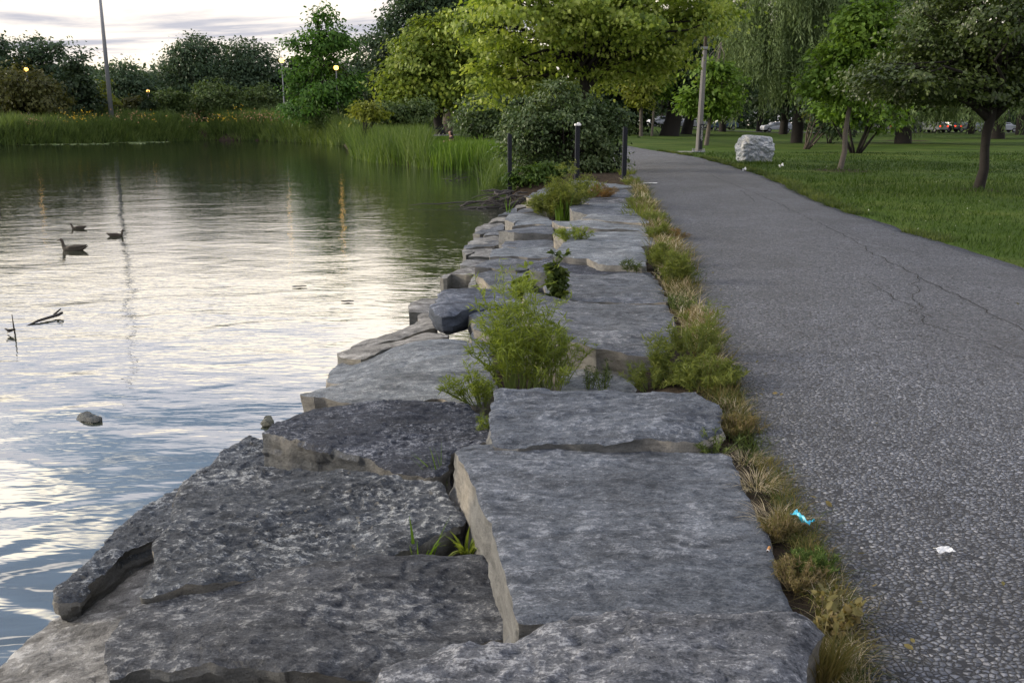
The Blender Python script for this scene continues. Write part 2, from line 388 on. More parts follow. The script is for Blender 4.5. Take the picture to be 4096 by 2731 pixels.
M['pad_leaf'] = foliage('lily_pad', [(0.06, 0.10, 0.02), (0.11, 0.16, 0.04), (0.22, 0.26, 0.11)], 0.1)
def emis(name, col, e):
    m, t, b, out = new_mat(name)
    b.inputs['Base Color'].default_value = (*col, 1); b.inputs['Emission Color'].default_value = (*col, 1)
    b.inputs['Emission Strength'].default_value = e; b.inputs['Roughness'].default_value = 0.4
    return m
M['globe'] = emis('lit_amber_globe', (1.0, 0.56, 0.12), 2.6)
M['tail'] = emis('lit_tail_light', (1.0, 0.05, 0.02), 1.4)
M['tail_off'] = plain('red_lens', (0.25, 0.01, 0.01), 0.3)
def car_paint(name, c): return plain(name, c, 0.25, 0.0, var=0.05, spec=0.6)
M['car_white'] = car_paint('white_car_paint', (0.36, 0.38, 0.42))  # white darkened: the shade the cars stand in is put into the colour
M['car_dark'] = car_paint('dark_car_paint', (0.03, 0.035, 0.045))
M['car_silver'] = car_paint('silver_car_paint', (0.17, 0.18, 0.20))
M['car_blue'] = car_paint('blue_car_paint', (0.06, 0.10, 0.16))

# ------------------------------------------------------------------ plan of the place
PATH_R = np.array([at_z(x, y)[:2] for x, y in ((2352, 605), (2150, 552), (2000, 506), (1900, 470), (1800, 422), (1700, 386), (1600, 360), (1500, 345), (1447, 338))])
PATH_L = np.array([at_z(x, y)[:2] for x, y in ((1985, 1568), (1955, 1400), (1915, 1300), (1850, 1190), (1790, 1075), (1735, 1000), (1690, 910), (1665, 850), (1625, 740), (1590, 680), (1570, 600), (1535, 540), (1500, 480), (1475, 430), (1445, 410))])
pr_near = PATH_R[0]
PATH_R = np.vstack([[(3.9, -6), (4.2, 0), (4.45, 4)], PATH_R, [(6.3, 57), (4.0, 64), (0.5, 71), (-5, 77.5), (-10, 82)]])
PATH_L = np.vstack([[(0.62, -6), (0.78, 0.8)], PATH_L, [(3.25, 25), (3.6, 32), (3.9, 40), (3.7, 48), (2.7, 55), (1.0, 61), (-3, 68), (-8, 74), (-12, 79)]])
def resample(P, n):
    P = np.asarray(P, float); d = np.r_[0, np.cumsum(np.linalg.norm(np.diff(P, axis=0), axis=1))]
    t = np.linspace(0, d[-1], n)
    return np.stack([np.interp(t, d, P[:, k]) for k in range(P.shape[1])], 1)
pond_px = [(0, 1427), (125, 1392), (180, 1300), (300, 1205), (420, 1120), (520, 1040), (600, 985), (690, 930), (760, 865), (810, 800),
           (930, 750), (945, 700), (1015, 650), (1030, 612), (1062, 575), (1082, 530), (1092, 515), (1140, 480), (1110, 470), (1150, 440),
           (1172, 412), (1150, 391), (1060, 391), (980, 389), (940, 381), (880, 376), (825, 364), (800, 350), (785, 334), (720, 328), (600, 323), (470, 322), (380, 325), (200, 329), (0, 334), (-300, 338)]
POND = np.array([at_z(x, y, WATER)[:2] for x, y in pond_px])
p0 = POND[0]
POND = np.vstack([[(p0[0] - 0.9, -8), (p0[0] - 0.5, 0.4)], POND, [(-140, 80), (-150, -8)]])
def sdist(P, poly):
    """signed distance, positive outside"""
    P = np.asarray(P, float); best = np.full(len(P), 1e9); inside = np.zeros(len(P), bool)
    n = len(poly)
    for i in range(n):
        a = poly[i]; b = poly[(i + 1) % n]; ab = b - a
        t = np.clip(((P - a) @ ab) / (ab @ ab + 1e-12), 0, 1)
        d = np.linalg.norm(P - (a + t[:, None] * ab), axis=1); best = np.minimum(best, d)
        c = ((a[1] > P[:, 1]) != (b[1] > P[:, 1]))
        xi = (b[0] - a[0]) * (P[:, 1] - a[1]) / (b[1] - a[1] + 1e-12) + a[0]
        inside ^= c & (P[:, 0] < xi)
    return np.where(inside, -best, best)
def xl(y): return np.interp(y, PATH_L[:17, 1], PATH_L[:17, 0])
def ground_z(x, y):
    x = np.atleast_1d(np.asarray(x, float)); y = np.atleast_1d(np.asarray(y, float))
    P = np.stack([x, y], 1)
    sdv = sdist(P, POND)
    left = smooth((0.30 - x / np.maximum(y, 1)) / 0.36)
    base = 0.45 * smooth((y - 45) / 25) * left + 2.4 * smooth((y - 95) / 55) * left
    wob = 0.05 * fbm(np.stack([x * .12, y * .12, 0 * x], 1), 3, 3)
    base = base + wob * smooth((np.abs(x - 3) - 4) / 6)
    bw = np.where(y > 22, 2.2, 1.2)
    z = -1.3 + (1.3 + base) * smooth((sdv + 0.7) / bw)
    d = xl(y) - x
    st = (y < 24.5) & (d > -0.02)
    low = np.where(d < 0.75, -0.025 - 0.325 * smooth((d - 0.40) / 0.35), -0.35 - 0.55 * smooth((d - 1.3) / 1.0))
    k = smooth((y - 22.3) / 2.0)
    z = np.where(st, np.minimum(z, low) * (1 - k) + z * k, z)
    return z, sdv
def gz(x, y): return float(ground_z(x, y)[0][0])

# ------------------------------------------------------------------ ground, path, water
def graded(a, b, c0, c1, s0, grow):
    """coordinates from a to b, spacing s0 inside [c0, c1], growing outside"""
    mid = list(np.arange(c0, c1 + 1e-6, s0)); hi = [mid[-1]]; s = s0
    while hi[-1] < b: s *= grow; hi.append(hi[-1] + s)
    lo = [mid[0]]; s = s0
    while lo[-1] > a: s *= grow; lo.append(lo[-1] - s)
    return np.array(lo[:0:-1] + mid + hi[1:])
gx = graded(-320, 320, -6, 8, 0.22, 1.035)
gy = graded(-9, 620, 0, 24, 0.22, 1.02)
X, Y = np.meshgrid(gx, gy)
Zg, SDg = ground_z(X.ravel(), Y.ravel())
Zg = Zg - 0.02
Vg = np.stack([X.ravel(), Y.ravel(), Zg], 1)
nx_, ny_ = len(gx), len(gy)
ii = np.arange(nx_ * ny_).reshape(ny_, nx_)
Fg = np.stack([ii[:-1, :-1].ravel(), ii[:-1, 1:].ravel(), ii[1:, 1:].ravel(), ii[1:, :-1].ravel()], 1)
meg = np_mesh('ground', Vg, Fg, True)
dl = xl(Vg[:, 1]) - Vg[:, 0]
soil = np.clip(1.2 - SDg / 1.3, 0, 1)
soil = np.maximum(soil, ((Vg[:, 1] < 26) & (dl > -0.35)).astype(float))
# bare earth under the planted trees
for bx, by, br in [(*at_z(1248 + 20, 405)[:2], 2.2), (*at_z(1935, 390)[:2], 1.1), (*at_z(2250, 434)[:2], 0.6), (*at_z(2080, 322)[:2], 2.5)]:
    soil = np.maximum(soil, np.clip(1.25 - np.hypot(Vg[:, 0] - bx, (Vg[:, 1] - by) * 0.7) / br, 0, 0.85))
a = meg.attributes.new('soil', 'FLOAT', 'POINT'); a.data.foreach_set('value', soil.astype(np.float32))
m, t, b, out = new_mat('lawn_and_soil')
c = N(t, 'ShaderNodeTexCoord').outputs['Object']
at = N(t, 'ShaderNodeAttribute'); at.attribute_name = 'soil'
g1 = NOISE(t, c, 0.35, 5, 0.6); g2 = NOISE(t, c, 7.0, 5, 0.7); g3 = NOISE(t, c, 40, 3, 0.7)
gc = RAMP(t, g1, [(0.33, (0.030, 0.058, 0.008)), (0.52, (0.050, 0.086, 0.012)), (0.68, (0.082, 0.105, 0.022))])
gc = MIXC(t, 0.6, gc, RAMP(t, g2, [(0.3, 0.6), (0.7, 1.4)]), 'MULTIPLY')
gc = MIXC(t, 0.5, gc, RAMP(t, g3, [(0.3, 0.5), (0.7, 1.5)]), 'MULTIPLY')
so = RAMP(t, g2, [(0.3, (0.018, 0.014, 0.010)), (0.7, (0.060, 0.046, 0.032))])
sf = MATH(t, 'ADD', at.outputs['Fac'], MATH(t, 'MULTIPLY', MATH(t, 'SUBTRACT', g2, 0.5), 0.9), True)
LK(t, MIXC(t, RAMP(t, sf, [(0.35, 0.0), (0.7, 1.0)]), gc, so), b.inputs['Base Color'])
b.inputs['Roughness'].default_value = 0.95; b.inputs['Specular IOR Level'].default_value = 0.1
bp = N(t, 'ShaderNodeBump'); bp.inputs['Strength'].default_value = 0.7; bp.inputs['Distance'].default_value = 0.05
LK(t, MATH(t, 'ADD', g2, MATH(t, 'MULTIPLY', g3, 0.4)), bp.inputs['Height']); LK(t, bp.outputs[0], b.inputs['Normal'])
M['ground'] = m
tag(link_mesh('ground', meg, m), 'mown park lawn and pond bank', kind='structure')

# path of exposed-aggregate asphalt
m, t, b, out = new_mat('exposed_aggregate_asphalt')
c = N(t, 'ShaderNodeTexCoord').outputs['Object']
wob = N(t, 'ShaderNodeTexNoise'); wob.inputs['Scale'].default_value = 60; LK(t, c, wob.inputs['Vector'])
vm = N(t, 'ShaderNodeVectorMath'); vm.operation = 'SCALE'; vm.inputs['Scale'].default_value = 0.010; LK(t, wob.outputs['Color'], vm.inputs[0])
va = N(t, 'ShaderNodeVectorMath'); va.operation = 'ADD'; LK(t, c, va.inputs[0]); LK(t, vm.outputs[0], va.inputs[1])
vo = N(t, 'ShaderNodeTexVoronoi'); vo.inputs['Scale'].default_value = 60; LK(t, va.outputs[0], vo.inputs['Vector'])
ve = N(t, 'ShaderNodeTexVoronoi', feature='DISTANCE_TO_EDGE'); ve.inputs['Scale'].default_value = 60; LK(t, va.outputs[0], ve.inputs['Vector'])
sepc = N(t, 'ShaderNodeSeparateColor'); LK(t, vo.outputs['Color'], sepc.inputs[0])
chipc = RAMP(t, sepc.outputs[0], [(0.0, (0.070, 0.080, 0.100)), (0.40, (0.120, 0.133, 0.160)), (0.8, (0.165, 0.179, 0.210)), (1.0, (0.24, 0.25, 0.275))])
bindm = RAMP(t, ve.outputs['Distance'], [(0.015, 0.0), (0.13, 1.0)])
big = NOISE(t, c, 0.7, 5, 0.6, 0.3); mid = NOISE(t, c, 5, 5, 0.65)
drop = RAMP(t, sepc.outputs[1], [(0.06, 0.0), (0.10, 1.0)])
fac = MATH(t, 'MULTIPLY', bindm, drop)
pc = MIXC(t, fac, (0.008, 0.009, 0.012), chipc)
pc = MIXC(t, 0.8, pc, RAMP(t, big, [(0.3, 0.66), (0.5, 1.0), (0.7, 1.36)]), 'MULTIPLY')
pc = MIXC(t, 0.6, pc, RAMP(t, mid, [(0.3, 0.7), (0.7, 1.3)]), 'MULTIPLY')
LK(t, pc, b.inputs['Base Color']); b.inputs['Roughness'].default_value = 0.58; b.inputs['Specular IOR Level'].default_value = 0.5
bp = N(t, 'ShaderNodeBump'); bp.inputs['Strength'].default_value = 1.0; bp.inputs['Distance'].default_value = 0.030
hh = MATH(t, 'ADD', MATH(t, 'MULTIPLY', MATH(t, 'MULTIPLY', fac, MATH(t, 'SUBTRACT', 1.25, vo.outputs['Distance'])), MATH(t, 'ADD', MATH(t, 'MULTIPLY', sepc.outputs[2], 0.6), 0.5)), MATH(t, 'MULTIPLY', mid, 0.5))
LK(t, hh, bp.inputs['Height']); LK(t, bp.outputs[0], b.inputs['Normal'])
M['path'] = m
M['crack'] = plain('crack_filled_with_dirt', (0.020, 0.019, 0.018), 0.9, var=0.5, scale=30)
nL = 420
def catmull(P, n):
    P = np.asarray(P, float); Q = resample(P, 4 * len(P)); k = np.ones(5) / 5
    Qp = np.vstack([Q[:1]] * 2 + [Q] + [Q[-1:]] * 2)
    Q = np.stack([np.convolve(Qp[:, j], k, 'valid') for j in range(2)], 1)
    return resample(Q, n)
PL = catmull(PATH_L, nL); PR = catmull(PATH_R, nL)
PL[:, 0] += 0.035 * fbm(np.stack([PL[:, 1] * 2.2, PL[:, 0] * 0, PL[:, 0] * 0], 1), 5, 4)
PR[:, 0] += 0.07 * fbm(np.stack([PR[:, 1] * 1.3, PR[:, 0] * 0, PR[:, 0] * 0], 1), 6, 4)
K = 14
rows = []
for k in range(K + 1):
    s = k / K; p = PL * (1 - s) + PR * s
    z = np.maximum(ground_z(p[:, 0], p[:, 1])[0], 0.0) + 0.004 + 0.03 * math.sin(math.pi * s) + 0.008 * fbm(np.stack([p[:, 0] * .9, p[:, 1] * .5, p[:, 0] * 0], 1), 8, 2)
    if k in (0, K): z = z - 0.012
    rows.append(np.c_[p, z])
skirtL = rows[0].copy(); skirtL[:, 2] -= 0.10; skirtR = rows[-1].copy(); skirtR[:, 2] -= 0.10
rows = [skirtL] + rows + [skirtR]
Vp = np.concatenate(rows); kk = len(rows)
ii = np.arange(kk * nL).reshape(kk, nL)
Fp = np.stack([ii[:-1, :-1].ravel(), ii[1:, :-1].ravel(), ii[1:, 1:].ravel(), ii[:-1, 1:].ravel()], 1)
# cracks run along the paving as narrow jagged strips in the same mesh
def path_z(x, y):
    g = np.maximum(ground_z(x, y)[0], 0.0)
    xr = np.interp(y, PR[:300, 1], PR[:300, 0]); xle = np.interp(y, PL[:300, 1], PL[:300, 0])
    s = np.clip((x - xle) / (xr - xle), 0, 1)
    return g + 0.004 + 0.03 * np.sin(math.pi * s) + 0.008 * fbm(np.stack([x * .9, y * .5, x * 0], 1), 8, 2)
cv = []; cf = []
for pts, wd in (([(1560, 372), (1620, 398), (1660, 418), (1740, 450), (1800, 478), (1880, 520), (1960, 555), (2000, 585), (2060, 620), (2110, 645), (2200, 690), (2352, 770)], 0.011),
                ([(1990, 655), (2040, 690), (2100, 720), (2130, 760), (2200, 785), (2290, 815), (2420, 870)], 0.009),
                ([(1700, 440), (1722, 455), (1735, 470)], 0.01), ([(1640, 395), (1690, 400), (1720, 398)], 0.012),
                ([(1960, 555), (2030, 570), (2120, 590)], 0.009), ([(2110, 645), (2090, 690), (2130, 740)], 0.009)):
    P = resample([at_z(x, y)[:2] for x, y in pts], 40 * len(pts) // 2)
    q = np.stack([P[:, 0] * 6, P[:, 1] * 6, P[:, 0] * 0], 1)
    P = P + 0.035 * np.stack([fbm(q, 21, 4), fbm(q, 31, 4)], 1)
    dtn = np.gradient(P, axis=0); nn = np.stack([-dtn[:, 1], dtn[:, 0]], 1); nn /= np.linalg.norm(nn, axis=1)[:, None] + 1e-9
    wv = wd * (0.55 + 0.6 * np.abs(fbm(q * 2, 41, 3)))[:, None]
    A = P + nn * wv * .5; B = P - nn * wv * .5; o = len(Vp) + sum(len(c_) for c_ in cv)
    cv.append(np.c_[np.vstack([A, B]), np.r_[path_z(A[:, 0], A[:, 1]), path_z(B[:, 0], B[:, 1])] + 0.004])
    n_ = len(P); k_ = np.arange(n_ - 1)
    cf.append(np.stack([o + k_, o + n_ + k_, o + n_ + k_ + 1, o + k_ + 1], 1))
nF = len(Fp)
Fall = np.concatenate([Fp] + cf); Vall = np.concatenate([Vp] + cv)
mep = np_mesh('path', Vall, Fall, True, np.r_[np.zeros(nF), np.ones(len(Fall) - nF)])
tag(link_mesh('path', mep, [M['path'], M['crack']]), 'grey exposed aggregate footpath with long cracks', kind='structure')

# water
m, t, b, out = new_mat('pond_water')
c = N(t, 'ShaderNodeTexCoord').outputs['Object']
n_a = NOISE(t, SCALEV(t, c, (0.75, 1.10, 1), rot=(0, 0, R(-14))), 1.7, 1, 0.30, 0.8)
n_b = NOISE(t, SCALEV(t, c, (0.45, 1.5, 1), rot=(0, 0, R(9))), 9.0, 2, 0.5, 0.3)
n_c = NOISE(t, c, 0.55, 2, 0.5)
sxy = N(t, 'ShaderNodeSeparateXYZ'); LK(t, c, sxy.inputs[0])
yn = MATH(t, 'DIVIDE', sxy.outputs[1], 100.0)
swell = RAMP(t, yn, [(0.0, 1.0), (0.04, 0.9), (0.08, 0.35), (0.30, 0.20)])      # slow swell near the stones, fine ripples further out
n_d = NOISE(t, SCALEV(t, c, (0.6, 1.3, 1), rot=(0, 0, R(20))), 17.0, 2, 0.5)
hgt = MATH(t, 'ADD', MATH(t, 'MULTIPLY', n_a, swell), MATH(t, 'ADD', MATH(t, 'MULTIPLY', n_b, RAMP(t, yn, [(0.03, 0.03), (0.10, 0.15)])), MATH(t, 'MULTIPLY', n_c, 0.9)))
hgt = MATH(t, 'ADD', hgt, MATH(t, 'MULTIPLY', n_d, RAMP(t, yn, [(0.04, 0.0), (0.10, 0.035)])))
bp = N(t, 'ShaderNodeBump'); bp.inputs['Strength'].default_value = 1.0; bp.inputs['Distance'].default_value = 0.038
# open water ripples, sheltered water under the far bank stays smooth
LK(t, RAMP(t, MATH(t, 'DIVIDE', sxy.outputs[1], 100.0), [(0.0, 1.0), (0.08, 0.85), (0.14, 0.58), (0.30, 0.50), (0.55, 0.34), (0.8, 0.15)]), bp.inputs['Strength'])
LK(t, hgt, bp.inputs['Height'])
fr = N(t, 'ShaderNodeFresnel'); fr.inputs['IOR'].default_value = 1.42; LK(t, bp.outputs[0], fr.inputs['Normal'])
gl = N(t, 'ShaderNodeBsdfGlossy'); gl.inputs['Roughness'].default_value = 0.03; LK(t, bp.outputs[0], gl.inputs['Normal'])
df = N(t, 'ShaderNodeBsdfDiffuse'); df.inputs['Color'].default_value = (0.050, 0.060, 0.040, 1)
mx = N(t, 'ShaderNodeMixShader')
LK(t, MATH(t, 'POWER', fr.outputs[0], 0.42), mx.inputs[0]); LK(t, df.outputs[0], mx.inputs[1]); LK(t, gl.outputs[0], mx.inputs[2])
LK(t, mx.outputs[0], out.inputs[0]); t.nodes.remove(b)
mw = MB(); mw.add([(-160, -8.5, WATER), (8, -8.5, WATER), (8, 125, WATER), (-160, 125, WATER)], [(0, 1, 2, 3)])
tag(mw.build('water', m), 'rippled green pond water', kind='structure')

# ------------------------------------------------------------------ slabs
SLABG = 'limestone slabs along the pond edge'
def slab(key, pts, z, th, label, mat='stone', tilt=(0, 0), res=None, rough=1.0, taper=-0.025, rim=0.008, wav=0.012, name='stone_slab', cat='stone slab', group=SLABG, chaik=0.07, seed=None, relief=0.004, rf=1.0):
    ox, oy, sc = ZOOM[key]
    rays = [ray(ox + x / sc, oy + y / sc) for x, y in pts]
    cpix = np.mean(pts, axis=0); rc = ray(ox + cpix[0] / sc, oy + cpix[1] / sc)
    t0 = (z - EYE) / rc[2]; C0 = rc * t0
    W = []
    for d in rays:       # cut the sight line with the slab's own plane
        tt = ((z - EYE) - tilt[0] * C0[0] - tilt[1] * C0[1]) / (d[2] - tilt[0] * d[0] - tilt[1] * d[1])
        W.append((d[0] * tt, d[1] * tt))
    W = np.array(W)
    if np.sum(W[:, 0] * np.roll(W[:, 1], -1) - np.roll(W[:, 0], -1) * W[:, 1]) < 0: W = W[::-1]
    # soften corners
    Q = []
    for i in range(len(W)):
        a_, b_ = W[i], W[(i + 1) % len(W)]; Q += [a_ + (b_ - a_) * chaik, b_ - (b_ - a_) * chaik]
    Q = np.array(Q)
    dist = max(1.2, math.hypot(C0[0], C0[1]))
    if res is None: res = max(0.014, 0.0062 * dist)
    sd_ = seed if seed is not None else int(abs(C0[0] * 913 + C0[1] * 577)) % 9973
    per = np.vstack([Q, Q[:1]]); L = np.sum(np.linalg.norm(np.diff(per, axis=0), axis=1))
    n = max(16, int(L / res)); O = resample(per, n + 1)[:-1]
    q = np.c_[O, np.zeros(len(O))]
    jit = min(1.0, dist / 4 + 0.35) * rough
    O = O + 0.014 * jit * np.stack([fbm(q * 7, sd_, 4, .6), fbm(q * 7, sd_ + 99, 4, .6)], 1)
    lo, hi = O.min(0), O.max(0)
    gxx, gyy = np.meshgrid(np.arange(lo[0], hi[0], res), np.arange(lo[1], hi[1], res))
    G = np.stack([gxx.ravel(), gyy.ravel()], 1)
    G = G + np.random.default_rng(sd_).uniform(-.3, .3, G.shape) * res
    s_ = sdist(G, O); G = G[s_ < -0.55 * res]
    allp = np.vstack([O, G]); no = len(O)
    ed = [(i, (i + 1) % no) for i in range(no)]
    vc, _, fc, _, _, _ = delaunay_2d_cdt([Vector(p) for p in allp.tolist()], ed, [list(range(no))], 1, 1e-5)
    P = np.array([(v[0], v[1]) for v in vc])
    de = np.abs(sdist(P, O))
    q3 = np.c_[P, np.zeros(len(P))]
    zt = z + tilt[0] * (P[:, 0] - C0[0]) + tilt[1] * (P[:, 1] - C0[1])
    n1_ = fbm(q3 * 1.6, sd_ + 3, 3)
    rid = 1 - np.abs(fbm(q3 * np.array([5, 9, 1]), sd_ + 7, 4, .55))
    fine = fbm(q3 * np.array([16, 26, 1]), sd_ + 13, 3, .6)
    step = np.floor((n1_ * 1.4 + fbm(q3 * 4, sd_ + 23, 2) * .5) * 2.2) * 0.006     # bedding-plane steps
    qr = q3 * np.array([8, 13, 1]) * rf + 0.3 * np.stack([fbm(q3 * 9, sd_ + 71, 2), fbm(q3 * 9, sd_ + 72, 2), 0 * zt], 1)
    rf_ = rf * 1.7; qr = qr * 1.7
    rl = (1 - np.abs(fbm(qr, sd_ + 73, 4, .6))) * (0.6 + 0.5 * fbm(q3 * 3.1 * rf, sd_ + 74, 3)) + 0.35 * fbm(qr * 2.7, sd_ + 75, 3, .6)
    rl = np.clip((rl - rl.mean()) / (4.2 * rl.std() + 1e-6) + 0.5, 0, 1)
    zt = zt + relief * (rl ** 1.4 - 0.4)
    zt = zt + wav * n1_ + 0.010 * rough * (rid - 0.6) + 0.003 * rough * fine + step * rough * 0.8
    chipd = rim * (0.7 + 0.9 * np.abs(fbm(q3 * 9, sd_ + 31, 3)))
    zt = zt - chipd * np.exp(-(de / (0.9 * rim + 0.004)) ** 1.3)
    faces = [tuple(f) for f in fc]
    # boundary
    cnt = {}
    for f in faces:
        for i in range(len(f)):
            e = (f[i], f[(i + 1) % len(f)]); cnt[e] = cnt.get(e, 0) + 1
    bnd = [e for e in cnt if (e[1], e[0]) not in cnt]
    V = [np.array([P[i, 0], P[i, 1], zt[i]]) for i in range(len(P))]
    nrm = {}
    for a_, b_ in bnd:
        d = P[b_] - P[a_]; nv = np.array([d[1], -d[0]]); nrm[a_] = nrm.get(a_, 0) + nv; nrm[b_] = nrm.get(b_, 0) + nv
    K_ = max(4, min(16, int(th / max(res * 1.2, 0.02))))
    ring = {}
    keys = list(nrm)
    nv = np.array([nrm[k] / (np.linalg.norm(nrm[k]) + 1e-9) for k in keys]); pk = P[keys]; zk = zt[keys]
    for k in range(1, K_ + 1):
        s = k / K_
        q4 = np.c_[pk * 5, np.full(len(pk), s * th * 9)]
        off = taper * s + 0.016 * rough * fbm(q4, sd_ + 51, 4, .55) * min(1, s * 3) + 0.012 * rough * np.round(1.5 * fbm(np.c_[pk * 2.2, np.full(len(pk), s * th * 14)], sd_ + 61, 2))
        if s > .85: off = off - 0.03 * (s - .85) / .15
        zz_ = zk + (z - th - zk) * s
        nvk = pk + nv * off[:, None]
        for j, key_ in enumerate(keys):
            ring[(key_, k)] = len(V); V.append(np.array([nvk[j, 0], nvk[j, 1], zz_[j]]))
    for a_ in keys: ring[(a_, 0)] = a_
    for a_, b_ in bnd:
        for k in range(K_):
            faces.append((ring[(b_, k)], ring[(a_, k)], ring[(a_, k + 1)], ring[(b_, k + 1)]))
    nx = dict(bnd); st = bnd[0][0]; loop = [st]; cur = nx[st]
    while cur != st and cur in nx and len(loop) < len(bnd) + 2: loop.append(cur); cur = nx[cur]
    faces.append(tuple(ring[(i, K_)] for i in reversed(loop)))
    nP = len(P); nV_ = len(V); V = np.array(V); org = np.array([C0[0], C0[1], z - th])
    me = bpy.data.meshes.new(name); me.from_pydata((V - org).tolist(), [], faces)
    sm = np.ones(len(faces), bool)
    me.polygons.foreach_set('use_smooth', sm); me.update()
    at_ = me.attributes.new('relief', 'FLOAT', 'POINT'); at_.data.foreach_set('value', np.r_[rl, np.full(nV_ - nP, .5)].astype(np.float32))
    try: me.set_sharp_from_angle(angle=R(32))
    except Exception: pass
    o = link_mesh(name, me, M[mat]); o.location = org.tolist(); o['kind'] = 'thing'
    return tag(o, label, cat, group)

# upper row beside the path
slab('n', [(1700, 2550), (1743, 2527), (1955, 2499), (2125, 2465), (2295, 2431), (2448, 2401), (2593, 2397), (2618, 2410), (2805, 2414), (3027, 2427), (3190, 2428), (3262, 2446), (3285, 2490), (3250, 2590), (3225, 2731), (3170, 2900), (1530, 2900), (1509, 2790), (1505, 2671), (1522, 2612), (1573, 2582)], 0.13, 0.5, 'long rounded speckled grey stone across the bottom of the picture, nearest to the viewer', 'stone_speckle', rim=0.025, wav=0.02, rough=1.1, relief=.008, rf=1.0, res=.009)
slab('8', [(130, 110), (170, 85), (320, 82), (500, 95), (640, 97), (860, 116), (1080, 120), (1400, 125), (1440, 150), (1480, 250), (1545, 400), (1625, 520), (1665, 700), (1745, 870), (1560, 905), (1300, 900), (1060, 885), (850, 885), (700, 885), (560, 890), (430, 890), (405, 830), (400, 740), (370, 650), (340, 560), (310, 440), (280, 400), (230, 270), (180, 180)], 0.0, 0.42, 'largest flat grey slab with a pale tan left side, beside the cigarette butt', 'stone', rough=0.5, wav=0.006, taper=0.05, relief=.0035, rf=1.2, res=.010)
slab('6', [(1255, 425), (1290, 418), (1400, 420), (1620, 430), (1900, 432), (2200, 442), (2330, 520), (2345, 620), (2210, 668), (2100, 672), (2020, 662), (1800, 682), (1700, 675), (1560, 668), (1400, 675), (1245, 665)], 0.035, 0.42, 'broad grey slab with a raised lump, just behind the largest flat slab', 'stone', wav=0.022, taper=0.02, relief=.006, res=.014)
slab('d', [(420, 985), (700, 990), (850, 1000), (1050, 1010), (1380, 1080), (1420, 1240), (420, 1250)], -0.13, 0.3, 'low pale slab with flaking white crust between the weeds', 'stone_pale', rough=0.7)
slab('d', [(95, 378), (200, 365), (480, 400), (700, 405), (1000, 425), (1330, 440), (1370, 530), (1400, 660), (1360, 800), (1290, 900), (1080, 900), (1000, 900), (900, 850), (820, 845), (700, 840), (600, 800), (450, 760), (330, 720), (260, 690), (120, 600), (80, 560)], 0.03, 0.45, 'wide wavy blue grey slab with a dark undercut front, right of the tall weed', 'stone', tilt=(0, 0.02), wav=0.02)
slab('d', [(300, 165), (340, 155), (480, 170), (720, 190), (1000, 195), (1100, 205), (1220, 250), (1290, 330), (1335, 436), (1000, 420), (700, 400), (480, 394), (350, 372), (265, 358), (275, 260)], 0.02, 0.45, 'grey slab with a small dark leafy weed at its left corner', 'stone', wav=0.012)
slab('a', [(1090, 350), (1150, 312), (1300, 250), (1600, 270), (1900, 330), (2100, 375), (2180, 450), (2000, 425), (1700, 405), (1500, 395), (1270, 390), (1200, 385)], -0.03, 0.42, 'dark sunken slab below the light slab with a straight front lip', 'stone_dark', rough=0.8)
slab('a', [(1310, 258), (1330, 220), (1400, 145), (1450, 122), (1560, 120), (1700, 150), (1900, 155), (2060, 170), (2100, 210), (2100, 280), (2110, 350), (1900, 335), (1730, 320), (1640, 292), (1590, 270), (1500, 268), (1400, 258)], 0.035, 0.42, 'light slab with a straight dark front lip and one whitish left corner', 'stone_pale', rough=0.8)
slab('b', [(1062, 848), (1100, 800), (1250, 758), (1600, 770), (2080, 775), (2230, 835), (2300, 885), (2280, 960), (2000, 990), (1500, 990), (1250, 945), (1180, 885)], 0.02, 0.42, 'light grey slab with a sprawling green weed on its near left corner', 'stone_pale', rough=0.8)
slab('b', [(1042, 670), (1080, 662), (1200, 668), (1400, 660), (1700, 690), (2080, 700), (2190, 720), (2200, 780), (2080, 790), (1600, 790), (1280, 775), (1250, 740), (1130, 715), (1100, 700)], 0.03, 0.42, 'grey slab with a jagged whitish broken left end', 'stone_pale', rough=1.0)
slab('b', [(1390, 650), (1500, 610), (1600, 605), (1800, 620), (2000, 630), (2190, 650), (2190, 712), (2080, 705), (1700, 690), (1480, 665)], 0.045, 0.42, 'narrow light slab split by a thin crack from the jagged slab', 'stone_pale', rough=0.7)
slab('b', [(1258, 492), (1300, 485), (1500, 498), (1700, 515), (2000, 540), (2060, 590), (2100, 632), (1800, 628), (1600, 612), (1470, 602), (1300, 570), (1265, 540)], 0.06, 0.42, 'raised block with a tan notched front face beside the tall grass tuft', 'stone', rough=0.8)
slab('b', [(1480, 478), (1750, 480), (1920, 490), (2020, 525), (1750, 525), (1500, 505)], 0.02, 0.35, 'thin pale strip of slab behind the raised tan fronted block', 'stone_pale', rough=0.7)
slab('b', [(1400, 440), (1600, 415), (1900, 400), (1980, 430), (1960, 482), (1750, 482), (1450, 485)], -0.02, 0.35, 'dark flat slab just in front of the rusty weed', 'stone_dark', rough=0.8)
slab('b', [(1500, 350), (1780, 318), (2000, 310), (2040, 360), (2000, 402), (1800, 418), (1500, 420)], 0.0, 0.35, 'grey slab behind and right of the rusty weed', 'stone', rough=0.7)
slab('b', [(1250, 225), (1330, 218), (1500, 215), (1750, 235), (1980, 265), (2030, 300), (1800, 312), (1500, 330), (1250, 340)], 0.03, 0.35, 'farthest slab of the row, at the foot of the black posts', 'stone_pale', rough=0.7)
